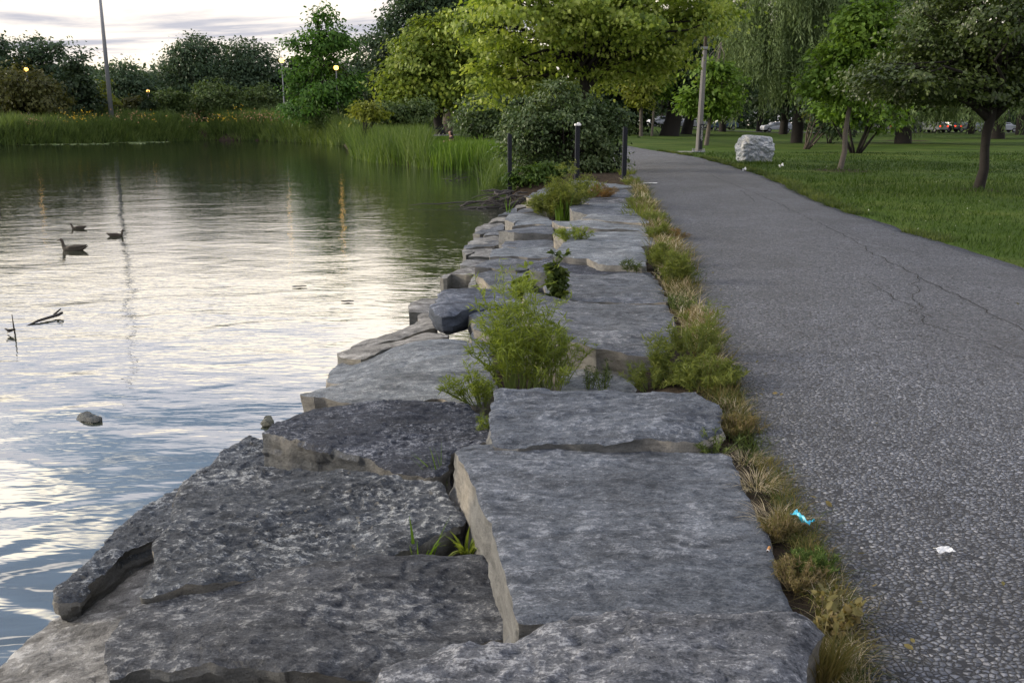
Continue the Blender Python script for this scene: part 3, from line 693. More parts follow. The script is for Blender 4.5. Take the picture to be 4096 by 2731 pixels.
# lower row
slab('7', [(660, 915), (960, 875), (1330, 805), (1680, 772), (1860, 757), (2000, 745), (2250, 725), (2330, 760), (2420, 1070), (2200, 1150), (2000, 1250), (1900, 1350), (1750, 1335), (1400, 1312), (1200, 1278), (1000, 1268), (830, 1278), (650, 1263), (490, 1322), (485, 1190), (530, 1080), (600, 960)], -0.17, 0.40, 'lower front slab with a dark undercut edge at the bottom of the picture', 'stone_brown', tilt=(0, 0.0), wav=0.016, relief=.0055, rf=.9, res=.009, taper=-.05)
slab('7', [(1270, 285), (1500, 330), (1880, 370), (2080, 395), (2190, 540), (2060, 622), (1860, 700), (1680, 752), (1330, 797), (960, 866), (660, 912), (690, 800), (740, 640), (790, 580), (855, 370), (1060, 320)], -0.15, 0.42, 'big rough slab thick with white chipped ridges left of the largest flat slab', 'stone_rough', wav=0.014, rough=1.1, relief=.011, rf=1.15, res=.009, taper=-.05)
slab('7', [(-60, 1240), (0, 1205), (250, 1000), (330, 940), (470, 845), (720, 675), (745, 660), (800, 800), (700, 930), (620, 1100), (560, 1190), (560, 1400), (-60, 1450)], -0.53, 0.5, 'smooth beige slab sloping into the water in the bottom left corner', 'stone_beige', tilt=(0.20, 0.04), wav=0.012, res=.012)
slab('7', [(262, 880), (275, 840), (340, 800), (460, 700), (590, 590), (700, 490), (850, 370), (1000, 260), (1060, 210), (1180, 155), (1235, 165), (1290, 290), (1100, 380), (900, 520), (780, 640), (620, 690), (480, 790), (370, 870)], -0.41, 0.30, 'long narrow weathered beige slab along the water with a dark ledge', 'stone_rough', tilt=(0.10, 0.0), rough=1.3, wav=0.012, relief=.012, rf=1.3, res=.012, taper=-.02)
slab('6', [(175, 605), (230, 560), (420, 492), (620, 482), (1000, 476), (1150, 485), (1290, 540), (1270, 660), (1080, 690), (1060, 800), (990, 830), (800, 798), (660, 722), (480, 682), (330, 652), (270, 632)], -0.14, 0.40, 'near black slab with white specks and a tan front, on the water side', 'stone_dark', rough=0.9, taper=-0.005, relief=.008, rf=1.9, res=.012)
slab('c', [(90, 1095), (180, 1070), (330, 1020), (460, 1005), (600, 985), (800, 930), (1000, 880), (1300, 800), (1720, 790), (1800, 1060), (1660, 1190), (1560, 1185), (1420, 1168), (1280, 1128), (1100, 1143), (900, 1185), (780, 1187), (560, 1172), (420, 1142), (280, 1112), (200, 1122)], -0.19, 0.42, 'light grey slab with a dark wavy gap under its front, left of the tall weed', 'stone_pale', tilt=(0.02, 0), wav=0.014)
slab('c', [(345, 1000), (345, 930), (440, 815), (620, 840), (700, 812), (860, 738), (1060, 692), (1280, 660), (1340, 645), (1550, 660), (1700, 720), (1750, 830), (1300, 880), (1000, 930), (800, 970), (600, 1020), (460, 1025), (420, 1010)], -0.30, 0.45, 'sloping tan grey slab with a broken corner dipping into the pond', 'stone_pale', tilt=(0.14, 0), rough=1.1)
slab('c', [(440, 808), (420, 772), (520, 738), (720, 702), (960, 658), (1050, 628), (1220, 578), (1400, 590), (1345, 628), (1060, 684), (850, 728), (700, 803), (610, 832)], -0.31, 0.42, 'narrow tilted tan slab bounded by two thin cracks', 'stone_beige', tilt=(0.15, 0), rough=0.9)
slab('c', [(520, 732), (530, 702), (700, 642), (900, 592), (1090, 522), (1130, 432), (1240, 420), (1290, 560), (1220, 572), (1050, 620), (950, 650), (720, 695)], -0.36, 0.42, 'thin tan layered slab at the water edge below the dark block', 'stone_beige', tilt=(0.12, 0), rough=0.9)
slab('c', [(1212, 330), (1270, 312), (1285, 215), (1330, 200), (1500, 190), (1700, 190), (1900, 210), (2040, 250), (2040, 345), (1860, 325), (1650, 335), (1480, 368), (1400, 390), (1330, 392), (1260, 372)], -0.10, 0.22, 'dark blue grey block with a thick rounded front overhanging a tan slab', 'stone_block', taper=-0.01, rim=0.03)
slab('c', [(1545, 418), (1700, 362), (1850, 340), (2030, 345), (2060, 480), (1900, 600), (1750, 600), (1600, 560), (1575, 470)], -0.17, 0.30, 'grey block half hidden by the tall weed, next to the dark block', 'stone', rough=0.9)
slab('c', [(1560, 650), (1600, 575), (1760, 580), (1950, 600), (2000, 760), (1700, 790), (1600, 720)], -0.26, 0.35, 'low grey slab under the tall weed', 'stone', rough=0.9)
slab('c', [(1045, 332), (1130, 297), (1275, 282), (1290, 330), (1230, 350), (1205, 405), (1100, 408), (1035, 412)], -0.45, 0.40, 'square beige block standing in the water beyond the dark block', 'stone_beige', rough=0.6)
slab('a', [(632, 347), (660, 325), (760, 290), (900, 286), (1190, 303), (1130, 350), (1000, 380), (830, 358), (770, 345)], -0.12, 0.40, 'pale topped slab with a bluish left end, behind the dark block', 'stone', rough=0.8)
slab('a', [(640, 432), (720, 410), (800, 372), (830, 360), (1000, 376), (1120, 350), (1130, 560), (1000, 535), (830, 530), (730, 485)], -0.17, 0.40, 'rough grey slab directly behind the dark block', 'stone', rough=1.2)
slab('a', [(330, 450), (430, 408), (560, 375), (640, 360), (660, 410), (600, 432), (520, 427), (440, 420), (400, 455)], -0.47, 0.40, 'pointed beige slab reaching out into the water', 'stone_beige', rough=0.8)
slab('a', [(590, 482), (640, 428), (740, 490), (720, 530), (590, 505)], -0.33, 0.40, 'small tan chunk wedged beside the pointed beige slab', 'stone_beige', rough=1.0)
slab('a', [(760, 265), (790, 182), (880, 168), (1000, 172), (1300, 178), (1345, 220), (1310, 268), (1100, 272), (1000, 260), (860, 267)], -0.10, 0.40, 'white edged slab with a dark front, lower row below the white cornered slab', 'stone_pale', rough=0.8)
slab('a', [(865, 170), (890, 140), (1050, 131), (1300, 128), (1330, 180), (1000, 178)], -0.12, 0.40, 'narrow step of slab with a tan lip, lower row mid way', 'stone', rough=0.8)
slab('a', [(530, 215), (580, 150), (660, 105), (840, 90), (870, 165), (800, 190), (780, 265), (600, 268), (580, 272), (640, 217), (560, 242)], -0.44, 0.40, 'flaky tan slab with a forked tip in the water', 'stone_beige', rough=1.2)
slab('a', [(500, 347), (570, 307), (700, 272), (790, 268), (780, 310), (670, 340), (640, 362)], -0.50, 0.35, 'low dark tan slab barely above the water', 'stone_beige', rough=1.0)
slab('b', [(415, 797), (500, 775), (750, 745), (1050, 735), (1075, 830), (830, 827), (700, 837), (600, 832), (500, 808)], -0.08, 0.42, 'slab with a tall tan corner face, lower row beside the jagged slab', 'stone', rough=0.8)
slab('b', [(525, 888), (600, 840), (800, 835), (1070, 832), (1075, 894), (850, 890), (700, 872)], -0.16, 0.40, 'dark slab with a fluted front face, lower row', 'stone_dark', rough=1.1)
slab('b', [(490, 668), (560, 605), (750, 600), (900, 590), (1020, 640), (1060, 680), (900, 668), (720, 662), (650, 682), (600, 700)], -0.09, 0.40, 'light slab with a tan left face, lower row beside the grass tuft', 'stone_pale', rough=0.8)
slab('b', [(585, 747), (650, 682), (720, 662), (1000, 665), (1060, 700), (1040, 742), (870, 722), (700, 722)], -0.11, 0.40, 'curved lipped light slab in front of the one by the grass tuft', 'stone_pale', rough=0.8)
slab('b', [(150, 772), (250, 730), (470, 700), (510, 720), (420, 745), (280, 785), (160, 812)], -0.47, 0.35, 'crumbly tan slab close to the water, far third of the row', 'stone_beige', rough=1.3)
slab('b', [(115, 832), (160, 807), (280, 777), (475, 722), (500, 770), (290, 815), (200, 842)], -0.44, 0.35, 'long grey kerb like stone at the water line', 'stone', rough=0.9)
slab('b', [(235, 852), (290, 802), (430, 790), (430, 840), (290, 842)], -0.43, 0.35, 'small flat stone with a dark front edge at the water side', 'stone', rough=0.9)
slab('b', [(300, 702), (380, 650), (510, 620), (510, 685), (400, 685)], -0.48, 0.35, 'small flaky stone at the water line near the driftwood', 'stone_beige', rough=1.2)
slab('b', [(405, 622), (480, 577), (630, 540), (650, 585), (560, 608), (450, 612)], -0.45, 0.35, 'flat grey stone at the water line with one green blade', 'stone', rough=0.9)
slab('b', [(615, 582), (680, 552), (840, 530), (880, 560), (740, 578)], -0.33, 0.35, 'rounded dark stone between the driftwood and the grass tuft', 'stone', rough=0.9)
slab('b', [(750, 402), (870, 332), (950, 297), (1080, 285), (1100, 380), (950, 395), (860, 440), (800, 412)], -0.12, 0.42, 'tilted grey slab with a tan end face beside the driftwood', 'stone', rough=0.9)
slab('b', [(590, 532), (640, 502), (770, 480), (790, 515)], -0.43, 0.35, 'thin tan stone just under the driftwood', 'stone_beige', rough=1.0)
slab('b', [(870, 397), (890, 352), (1010, 340), (1080, 370), (960, 395)], -0.04, 0.20, 'small pale tan block lying on the tilted slab', 'stone_pale', rough=0.7)
slab('b', [(810, 442), (900, 402), (1040, 400), (1040, 500), (870, 505)], -0.22, 0.40, 'tan faced slab half covered by the grass tuft', 'stone_beige', rough=0.9)
slab('b', [(0, 1022), (60, 960), (165, 887), (420, 855), (440, 930), (460, 965), (350, 1005)], -0.45, 0.35, 'wide flaky grey slab stepping down to the water', 'stone', rough=1.2)
# loose stones in and by the water
slab('7', [(350, 70), (375, 35), (420, 28), (455, 40), (470, 72), (420, 78)], WATER + 0.05, 0.2, 'dark wet rock poking out of the open water', 'stone_block', name='rock', cat='rock', group=None, rim=0.03, rough=1.2)
slab('7', [(1210, 100), (1240, 65), (1270, 55), (1285, 80), (1265, 105)], WATER + 0.04, 0.2, 'small pale rock in the water beside the near black slab', 'stone_beige', name='rock', cat='rock', group=None, rim=0.03, rough=1.2)

# ------------------------------------------------------------------ vegetation builders
def unit(v): return v / (np.linalg.norm(v, axis=1)[:, None] + 1e-9)
LEAF = {
    'rhomb': np.array([(-.5, 0, 0), (0, -.30, .05), (.5, 0, -.04), (0, .30, .05)]),
    'long': np.array([(-.5, 0, 0), (0, -.12, .02), (.5, 0, -.05), (0, .12, .02)]),
    'needle': np.array([(-.5, 0, 0), (-.1, -.065, .02), (.5, 0, -.05), (-.1, .065, .02)]),
    'oval': np.array([(-.5, 0, 0), (-.22, -.24, .04), (.2, -.24, .04), (.5, 0, -.05), (.2, .24, .04), (-.22, .24, .04)]),
    'maple': np.array([(-.5, 0, 0), (-.30, -.38, .03), (-.02, -.24, .0), (.10, -.44, -.05), (.22, -.15, 0), (.55, 0, -.10), (.22, .15, 0), (.10, .44, -.05), (-.02, .24, 0), (-.30, .38, .03)]),
}
def leaves(C, Nn, T, size, shape, rng):
    """one polygon per leaf: centres, normals, pointing directions, sizes"""
    sh = LEAF[shape]; n = len(C); k = len(sh)
    Nn = unit(Nn); T = unit(T - Nn * np.sum(T * Nn, 1)[:, None]); B = np.cross(Nn, T)
    V = C[:, None, :] + size[:, None, None] * (sh[None, :, 0:1] * T[:, None, :] + sh[None, :, 1:2] * B[:, None, :] + sh[None, :, 2:3] * Nn[:, None, :])
    return V.reshape(-1, 3), np.arange(n * k).reshape(n, k)
def blades(Bs, H, W, lean, bend, rng, seg=3, yaw=None):
    """tapered strips: base points, height, width, lean vector (n,2), bend amount"""
    n = len(Bs)
    if yaw is None: yaw = rng.uniform(0, 2 * math.pi, n)
    wx, wy = np.cos(yaw), np.sin(yaw)
    V = np.zeros((n, (seg + 1) * 2, 3))
    for i in range(seg + 1):
        s = i / seg
        hw = W * (1 - s ** 1.6 * 0.93) * 0.5
        cx = Bs[:, 0] + lean[:, 0] * H * (s * .45 + bend * s * s)
        cy = Bs[:, 1] + lean[:, 1] * H * (s * .45 + bend * s * s)
        cz = Bs[:, 2] + H * (s - 0.38 * bend * s ** 3 * np.hypot(lean[:, 0], lean[:, 1]))
        V[:, i * 2] = np.stack([cx - wx * hw, cy - wy * hw, cz], 1); V[:, i * 2 + 1] = np.stack([cx + wx * hw, cy + wy * hw, cz], 1)
    o = np.arange(n)[:, None] * (seg + 1) * 2
    F = np.concatenate([np.stack([o[:, 0] + 2 * i, o[:, 0] + 2 * i + 1, o[:, 0] + 2 * i + 3, o[:, 0] + 2 * i + 2], 1) for i in range(seg)])
    return V.reshape(-1, 3), F
def bez(a, b, sag, rng, n=5, wig=0.0):
    a = np.asarray(a, float); b = np.asarray(b, float); m_ = (a + b) / 2 + np.array([0, 0, sag])
    P = []
    for i in range(n):
        s = i / (n - 1); p = (1 - s) ** 2 * a + 2 * s * (1 - s) * m_ + s * s * b
        if 0 < i < n - 1 and wig: p = p + rng.normal(0, wig, 3)
        P.append(p)
    return P
def crown_mesh(blobs, base, n_clump, n_leaf, clump, lsize, shape, rng, flat=0.45, droop=0.5, upn=0.55, shell=0.5, gap=0.25, out_n=0.6):
    """leaf clumps scattered through ellipsoidal masses (centres relative to base). Returns V, F, clump centres"""
    vol = np.array([(b[3] * b[4] * b[5]) ** (2 / 3) for b in blobs]); vol = vol / vol.sum()
    CC = []; NN = []
    for b, f in zip(blobs, vol):
        k = max(2, int(n_clump * f)); d = unit(rng.normal(size=(k * 2, 3)))
        r = rng.uniform(shell ** 3, 1, k * 2) ** (1 / 3)
        c_ = np.array(b[:3]); rr = np.array(b[3:6])
        q = d * 1.7 + c_ * 0.3
        lump = 1 + 0.28 * fbm(q, int(rng.integers(9999)), 2)
        p = c_ + d * rr * (r * lump)[:, None]
        keep = fbm(p * (1.1 / max(rr.max() * .35, .3)), int(rng.integers(9999)), 2) > (-1 + 2 * gap) * .55
        idx = np.where(keep)[0][:k]
        CC.append(p[idx]); NN.append(d[idx])
    CC = np.vstack(CC); NN = np.vstack(NN); m_ = len(CC)
    cs = clump * rng.uniform(0.6, 1.35, m_)
    P = rng.normal(size=(m_, n_leaf, 3)) * 0.42
    tiltc = np.repeat(rng.normal(size=(m_, 3)) * .35, n_leaf, 0)
    P[:, :, 2] *= flat
    P[:, :, 2] -= 0.16 * (P[:, :, 0] ** 2 + P[:, :, 1] ** 2)       # the pad hangs at its rim
    C = (CC[:, None, :] + P * cs[:, None, None]).reshape(-1, 3)
    nn = out_n * np.repeat(NN, n_leaf, 0) + tiltc + np.array([0, 0, upn]) + rng.normal(size=(m_ * n_leaf, 3)) * 0.45
    T = unit(P.reshape(-1, 3) + 1e-6) * 0.7 + np.repeat(NN, n_leaf, 0) * 0.5 + rng.normal(size=(m_ * n_leaf, 3)) * 0.4
    T[:, 2] -= droop
    sz = lsize * rng.uniform(0.6, 1.25, len(C))
    V, F = leaves(C, nn, T, sz, shape, rng)
    return V, F, CC
def tree(name, label, base, blobs, trunk, leaf, mats, cat='tree', group=None, n_clump=120, n_leaf=30, clump=0.8, lsize=0.25,
         shape='rhomb', seed=1, branches=26, br=0.05, stems=1, stem_spread=0.0, bare=0, **kw):
    """trunk: list of (dx,dy,z,r) relative to base. blobs: (x,y,z,rx,ry,rz) relative to base."""
    rng = np.random.default_rng(seed)
    root = empty(name, base); tag(root, label, cat, group)
    V, F, CC = crown_mesh(blobs, base, n_clump, n_leaf, clump, lsize, shape, rng, **kw)
    tb = MB()
    tr = [np.array(p[:3], float) for p in trunk]; rad = [p[3] for p in trunk]
    top = tr[-1]
    if stems == 1:
        PP = []; RR = []
        for i in range(len(tr) - 1):
            for s in (0, .5):
                p = tr[i] * (1 - s) + tr[i + 1] * s
                if s: p = p + rng.normal(0, rad[i] * .25, 3) * (1, 1, 0)
                PP.append(p); RR.append(rad[i] * (1 - s) + rad[i + 1] * s)
        PP.append(top); RR.append(rad[-1])
        PP = [PP[0] - (0, 0, 0.25)] + PP; RR = [RR[0] * 1.22] + RR; RR[1] *= 1.10
        tb.tube(PP, RR, 10)
    else:
        for i in range(stems):
            a_ = 2 * math.pi * i / stems + rng.uniform(-.4, .4); e = top + np.array([math.cos(a_), math.sin(a_), 0]) * stem_spread * rng.uniform(.5, 1.1) + (0, 0, rng.uniform(-.2, .3))
            b0 = tr[0] + np.array([math.cos(a_), math.sin(a_), 0]) * rad[0] * 1.6 - (0, 0, .1)
            tb.tube(bez(b0, e, -.1, rng, 6, rad[0] * .35), [rad[0] * (1 - .13 * j) for j in range(6)], 7)
    low = len(tr) - 1 if len(tr) < 3 else max(1, len(tr) - 2)
    sel = rng.permutation(len(CC))[:branches]
    for j in sel:
        e = CC[j]
        if stems == 1:
            s = rng.uniform(0.0, 1.0); p0 = tr[low] * (1 - s) + top * s; r0 = (rad[low] * (1 - s) + rad[-1] * s)
        else:
            p0 = top + rng.normal(0, .1, 3) * stem_spread; r0 = rad[-1]
        l = np.linalg.norm(e - p0)
        tb.tube(bez(p0, e, -0.02 * l + rng.uniform(0, .12) * l, rng, 6, 0.025 * l), [max(0.008, min(r0 * .7, br) * (1 - .16 * i)) for i in range(6)], 5)
    for j in range(bare):           # dead twigs standing clear of the leaves
        e = CC[rng.integers(len(CC))] * (1.0, 1.0, 1.0); e2 = e + rng.normal(0, .5, 3) + (0, 0, rng.uniform(.8, 2.2))
        tb.tube(bez(e, e2, .1, rng, 4, .1), [.05, .04, .03, .012], 4)
        for q in range(4):
            f0 = e * .5 + e2 * .5 + rng.normal(0, .2, 3); tb.tube([f0, f0 + rng.normal(0, .5, 3) + (0, 0, .5)], [.025, .01], 4)
    o1 = tb.build('trunk', mats[1], root, sm=True)
    me = np_mesh('crown', V, F); link_mesh('crown', me, mats[0], root)
    return root
def bl(base, Y, items, depth=0.85):
    """crown masses measured on the photograph: (x, y, rx, ry) of the 2352-wide view, put round the tree's own distance"""
    out_ = []
    for it in items:
        x, y, rx, ry = it[:4]; dy = it[4] if len(it) > 4 else 0.0
        p = at_y(x, y, Y + dy); s = math.hypot(p[0], p[1]) / (FN / D)
        out_.append((p[0] - base[0], p[1] - base[1], p[2] - base[2], rx * s, rx * s * depth, ry * s))
    return out_
def gbase(x, Y, z=None):
    p = at_y(x, 285, Y); zz_ = gz(p[0], Y) if z is None else z
    return np.array([p[0], Y, zz_])
FARG = 'trees on the far bank of the pond'

_shx = [0, 200, 380, 600, 720, 785, 800, 830, 900]
_shy = [at_z(x_, y_, WATER)[1] for x_, y_ in zip(_shx, (333, 329, 325, 322, 327, 334, 350, 366, 378))]
def farY(x, Y):
    s_ = float(np.interp(x, _shx, _shy)) + 5
    return Y if Y > s_ + 8 else s_ + max(0, (Y - 88)) * .4
# --- the large maple over the path
Y0 = 31.0; b0 = gbase(1336, Y0)
top = at_y(1345, 60, Y0) - b0
tree('maple_tree', 'big yellow green maple whose crown overhangs the footpath, behind the dogwood bush', b0,
     bl(b0, Y0, [(1360, 20, 300, 125), (1200, 110, 140, 95), (1130, 190, 78, 48), (1480, 100, 150, 70), (1610, 30, 100, 50), (1390, 150, 150, 50, 2.7), (1235, 185, 90, 42, .4), (1290, 20, 200, 85, -1.2), (1500, 40, 160, 90, -1.5), (1380, -120, 260, 110), (1530, 138, 60, 34), (1090, 70, 55, 50), (1470, 160, 60, 28)]),
     [(0, 0, 0, .20), (0.0, 0, 1.6, .17), (0.08, 0, 2.7, .16), (top[0], 0, top[2], .08)], None, (M['maple'], M['bark_dark']),
     n_clump=580, n_leaf=125, clump=0.90, lsize=0.142, shape='maple', seed=3, branches=110, br=.07, droop=1.0, flat=.30, upn=.6, gap=.60, shell=.30)
# --- field maple beyond the reeds
Y0 = 78.0; b0 = gbase(1012, Y0)
tree('maple_tree', 'rounded light green maple standing beyond the reeds by the low park fence', b0,
     bl(b0, Y0, [(985, 160, 92, 85), (1010, 95, 70, 60), (940, 195, 60, 45), (1060, 190, 60, 55), (985, 215, 85, 28), (1040, 70, 45, 35)]),
     [(0, 0, 0, .42), (0, 0, 2.2, .34), (.1, 0, 4.5, .26), (.2, 0, 8, .12)], None, (M['maple2'], M['bark_dark']),
     n_clump=240, n_leaf=80, clump=1.7, lsize=0.34, shape='maple', seed=5, branches=40, br=.12, droop=.6, gap=.3)
b0 = gbase(1027, 92)
tree('shade_tree', 'grey trunked tree right behind the rounded light green maple', b0, bl(b0, 92, [(1040, 150, 60, 60)]), [(0, 0, 0, .5), (0, 0, 4, .42), (0, 0, 7, .2)], None, (M['maple2'], M['bark']), n_clump=90, n_leaf=26, clump=1.4, lsize=.5, seed=6)
# --- young oak on the far bank
Y0 = 99.0; b0 = gbase(742, Y0)
tree('oak_tree', 'fresh green narrow topped oak standing alone at the water edge', b0,
     bl(b0, Y0, [(742, 40, 26, 30), (765, 90, 44, 30), (715, 95, 45, 22), (740, 140, 62, 30), (700, 165, 40, 26), (740, 205, 80, 40), (790, 185, 36, 30), (705, 250, 55, 30), (775, 255, 55, 35), (795, 90, 20, 14), (668, 100, 16, 10)]),
     [(0, 0, -.3, .26), (0, 0, 3.5, .2), (.1, 0, 7.5, .14), (0, 0, 12, .05)], None, (M['oak'], M['bark_dark']),
     n_clump=210, n_leaf=60, clump=1.45, lsize=.38, shape='oval', seed=8, branches=60, br=.08, gap=.46, flat=.5)
# --- trees beyond the pond, left to right
def fartree(label, x, Y, items, mat='blueleaf', cl=2.0, ls=.46, nc=150, nl=42, seed=1, name='broadleaf_tree', bare=0, tk=.35, gap=.3, **kw):
    Y = farY(x, Y); b_ = gbase(x, Y); top_ = at_y(x, min(i[1] for i in items), Y)[2] - b_[2]
    return tree(name, label, b_, bl(b_, Y, items), [(0, 0, 0, tk), (0, 0, top_ * .35, tk * .7), (0, 0, top_ * .92, tk * .2)], None, (M[mat], M['bark_dark']), group=FARG,
                n_clump=nc, n_leaf=nl, clump=cl, lsize=ls, seed=seed, branches=26, br=tk * .35, bare=bare, gap=gap, **kw)
fartree('tall dark tree at the left edge of the picture beyond the pond', -30, 112, [(-30, 150, 60, 70), (0, 110, 16, 40), (-60, 110, 50, 50)], nc=120, seed=11)
fartree('feathery topped dark tree second from the left beyond the pond', 95, 116, [(95, 130, 36, 48), (60, 150, 50, 50), (140, 165, 50, 52), (100, 205, 85, 60), (40, 120, 20, 32), (130, 115, 18, 22)], nc=220, seed=12, gap=.42)
fartree('low spreading olive brown tree in front of the feathery one', 55, 101, [(50, 215, 75, 55), (20, 235, 60, 45), (95, 235, 60, 45)], 'olive', nc=170, seed=13, cl=1.7, ls=.5, gap=.2)
fartree('dark blue green spruce like tree left of the tall light mast', 175, 104, [(178, 165, 18, 30), (172, 205, 34, 36), (178, 245, 48, 36)], 'darkleaf', nc=130, seed=14, cl=1.4, ls=.5, gap=.2)
fartree('dark round tree standing behind the tall light mast', 275, 128, [(265, 175, 38, 34), (300, 190, 40, 32), (270, 225, 64, 40), (330, 200, 26, 24)], nc=170, seed=15)
fartree('thin dark tree with a small crown, right of the light mast', 333, 135, [(332, 182, 15, 16), (340, 205, 24, 18)], nc=50, seed=16, cl=1.8)
fartree('large dark tree with dead bare twigs on its top, left of the amber lamp', 455, 125, [(455, 140, 56, 50), (410, 185, 48, 45), (480, 190, 60, 50), (425, 125, 24, 26), (475, 115, 30, 22)], nc=260, seed=17, bare=26, cl=2.3)
fartree('large dark domed tree directly left of the amber lamp', 575, 125, [(575, 140, 56, 44), (600, 185, 56, 48), (545, 180, 50, 45), (560, 115, 30, 22)], nc=260, seed=18, bare=8, cl=2.3)
fartree('bright yellow green sapling in front of the light mast', 240, 100, [(240, 208, 14, 16), (238, 232, 25, 14), (245, 250, 18, 8)], 'yellowleaf', nc=44, nl=14, seed=19, cl=1.0, ls=.45, name='sapling', tk=.1, gap=.45)
fartree('small dark cone shaped conifer on the bank right of the light mast', 338, 100, [(338, 222, 8, 16), (338, 242, 14, 16), (338, 256, 18, 10)], 'darkleaf', nc=40, seed=20, cl=.8, ls=.35, name='conifer', tk=.12, gap=.1)
fartree('first of two small mid green bushy trees under the large dark trees', 375, 101, [(375, 225, 20, 20), (376, 245, 27, 18)], 'shrub', nc=60, seed=21, cl=1.0, ls=.4, name='bushy_tree', tk=.12, gap=.15)
fartree('second of two small mid green bushy trees under the large dark trees', 414, 100, [(414, 230, 14, 18), (414, 248, 18, 16)], 'shrub', nc=50, seed=22, cl=.9, ls=.4, name='bushy_tree', tk=.12, gap=.15)
fartree('wide rounded grey green shrub on the bank under the dead topped tree', 495, 99, [(495, 225, 50, 42), (478, 245, 40, 28), (525, 242, 36, 26)], 'shrub', nc=190, seed=23, cl=1.2, ls=.42, name='large_shrub', cat='shrub', tk=.15, gap=.12)
fartree('rounded grey green shrub on the bank under the amber lamp', 600, 98, [(600, 225, 38, 36), (620, 248, 40, 24), (580, 250, 30, 18)], 'shrub', nc=150, seed=24, cl=1.2, ls=.42, name='large_shrub', cat='shrub', tk=.15, gap=.12)
fartree('brownish low thicket between the mast and the small bushy trees', 300, 108, [(300, 248, 40, 22)], 'olive', nc=60, seed=25, cl=1.4, ls=.5, name='thicket', cat='shrub', tk=.12)
fartree('dark tree behind the young oak, seen through its leaves', 830, 120, [(850, 130, 48, 50), (830, 190, 70, 60), (870, 90, 26, 24), (800, 210, 50, 50)], 'blueleaf', nc=240, seed=26)
fartree('dark tree filling the gap between the young oak and the rounded maple', 890, 116, [(895, 190, 55, 70), (860, 225, 60, 45), (905, 120, 28, 40)], 'darkleaf', nc=220, seed=27)
fartree('very tall dark tree rising out of the frame above the rounded maple', 955, 104, [(945, 40, 55, 45), (1010, 30, 60, 50), (930, 90, 30, 30), (1060, 60, 40, 50), (980, -40, 90, 60), (905, 60, 24, 22)], 'blueleaf', nc=300, seed=28, cl=2.1, tk=.5, gap=.42)
fartree('dark tree behind the big maple, left of the footpath', 1130, 110, [(1130, 150, 90, 110), (1100, 60, 80, 80), (1200, 230, 90, 50)], 'darkleaf', nc=260, seed=29, cl=2.4, ls=.7)
fartree('pair partner dark tree further behind the big maple', 690, 140, [(690, 200, 60, 50), (650, 225, 50, 40)], 'darkleaf', nc=150, seed=30, cl=2.4, ls=.7)
# shrubs on the near side of the far bank
def shrubb(label, x, Y, items, mat, seed, nc=110, cl=.8, ls=.24, base=None, name='shrub', **kw):
    Y = farY(x, Y); b_ = gbase(x, Y) if base is None else base
    return tree(name, label, b_, bl(b_, Y, items), [(0, 0, 0, .05), (0, 0, .8, .04)], None, (M[mat], M['bark_dark']), cat='shrub', n_clump=nc, n_leaf=28, clump=cl, lsize=ls, seed=seed,
                branches=20, br=.03, stems=6, stem_spread=.5, gap=.15, **kw)
shrubb('dark green shrub at the foot of the young oak', 770, 63, [(770, 270, 55, 24), (815, 262, 36, 26), (720, 278, 40, 18)], 'shrub', 41)
shrubb('yellowish shrub between the young oak and the reed bed', 835, 66, [(838, 250, 24, 22), (850, 262, 30, 16)], 'yellowleaf', 42, nc=50)
shrubb('wide green shrub behind the tall grasses, left of the low fence', 900, 64, [(890, 262, 60, 26), (940, 265, 50, 24), (960, 245, 32, 16)], 'shrub', 43, nc=170)
shrubb('grey green loose shrub behind the bright reeds, right of the low fence', 1105, 52, [(1100, 262, 46, 38), (1130, 240, 40, 30), (1080, 285, 40, 20), (1145, 285, 40, 30)], 'dogwood', 44, nc=210, cl=.8, ls=.2)
# --- the dogwood behind the black posts
Y0 = 26.2; b0 = gbase(1300, Y0)
tree('dogwood_bush', 'big dense dark green dogwood bush behind the black posts', b0,
     bl(b0, Y0, [(1275, 300, 118, 75), (1215, 330, 70, 70), (1345, 310, 88, 80), (1285, 225, 52, 38), (1330, 262, 60, 40), (1400, 320, 40, 62), (1235, 270, 60, 40), (1190, 300, 34, 40), (1400, 270, 36, 36), (1178, 262, 12, 20), (1335, 203, 16, 20), (1432, 300, 14, 30), (1255, 200, 15, 18), (1160, 335, 12, 22), (1385, 235, 18, 16), (1215, 232, 14, 16), (1300, 385, 95, 34), (1385, 380, 48, 22)], .8),
     [(0, 0, 0, .035), (0, 0, 1.1, .025)], None, (M['dogwood'], M['bark_dark']), cat='shrub', n_clump=620, n_leaf=40, clump=.42, lsize=.105, shape='oval', seed=51, branches=110, br=.018, stems=14, stem_spread=.9, gap=.38, shell=.2, droop=.6)
Y0 = 24.0; b0 = gbase(1215, Y0); b0[2] = -.45
tree('herb_clump', 'bright green leafy herbs under the dogwood, right of the left black post', b0, bl(b0, Y0, [(1205, 412, 36, 26), (1240, 405, 34, 24), (1180, 405, 12, 14), (1265, 390, 30, 20)], .6), [(0, 0, 0, .012), (0, 0, .25, .008)], None, (M['herb'], M['stem']), cat='plant',
     n_clump=120, n_leaf=26, clump=.25, lsize=.10, shape='oval', seed=52, branches=24, br=.006, stems=9, stem_spread=.3, gap=.05)
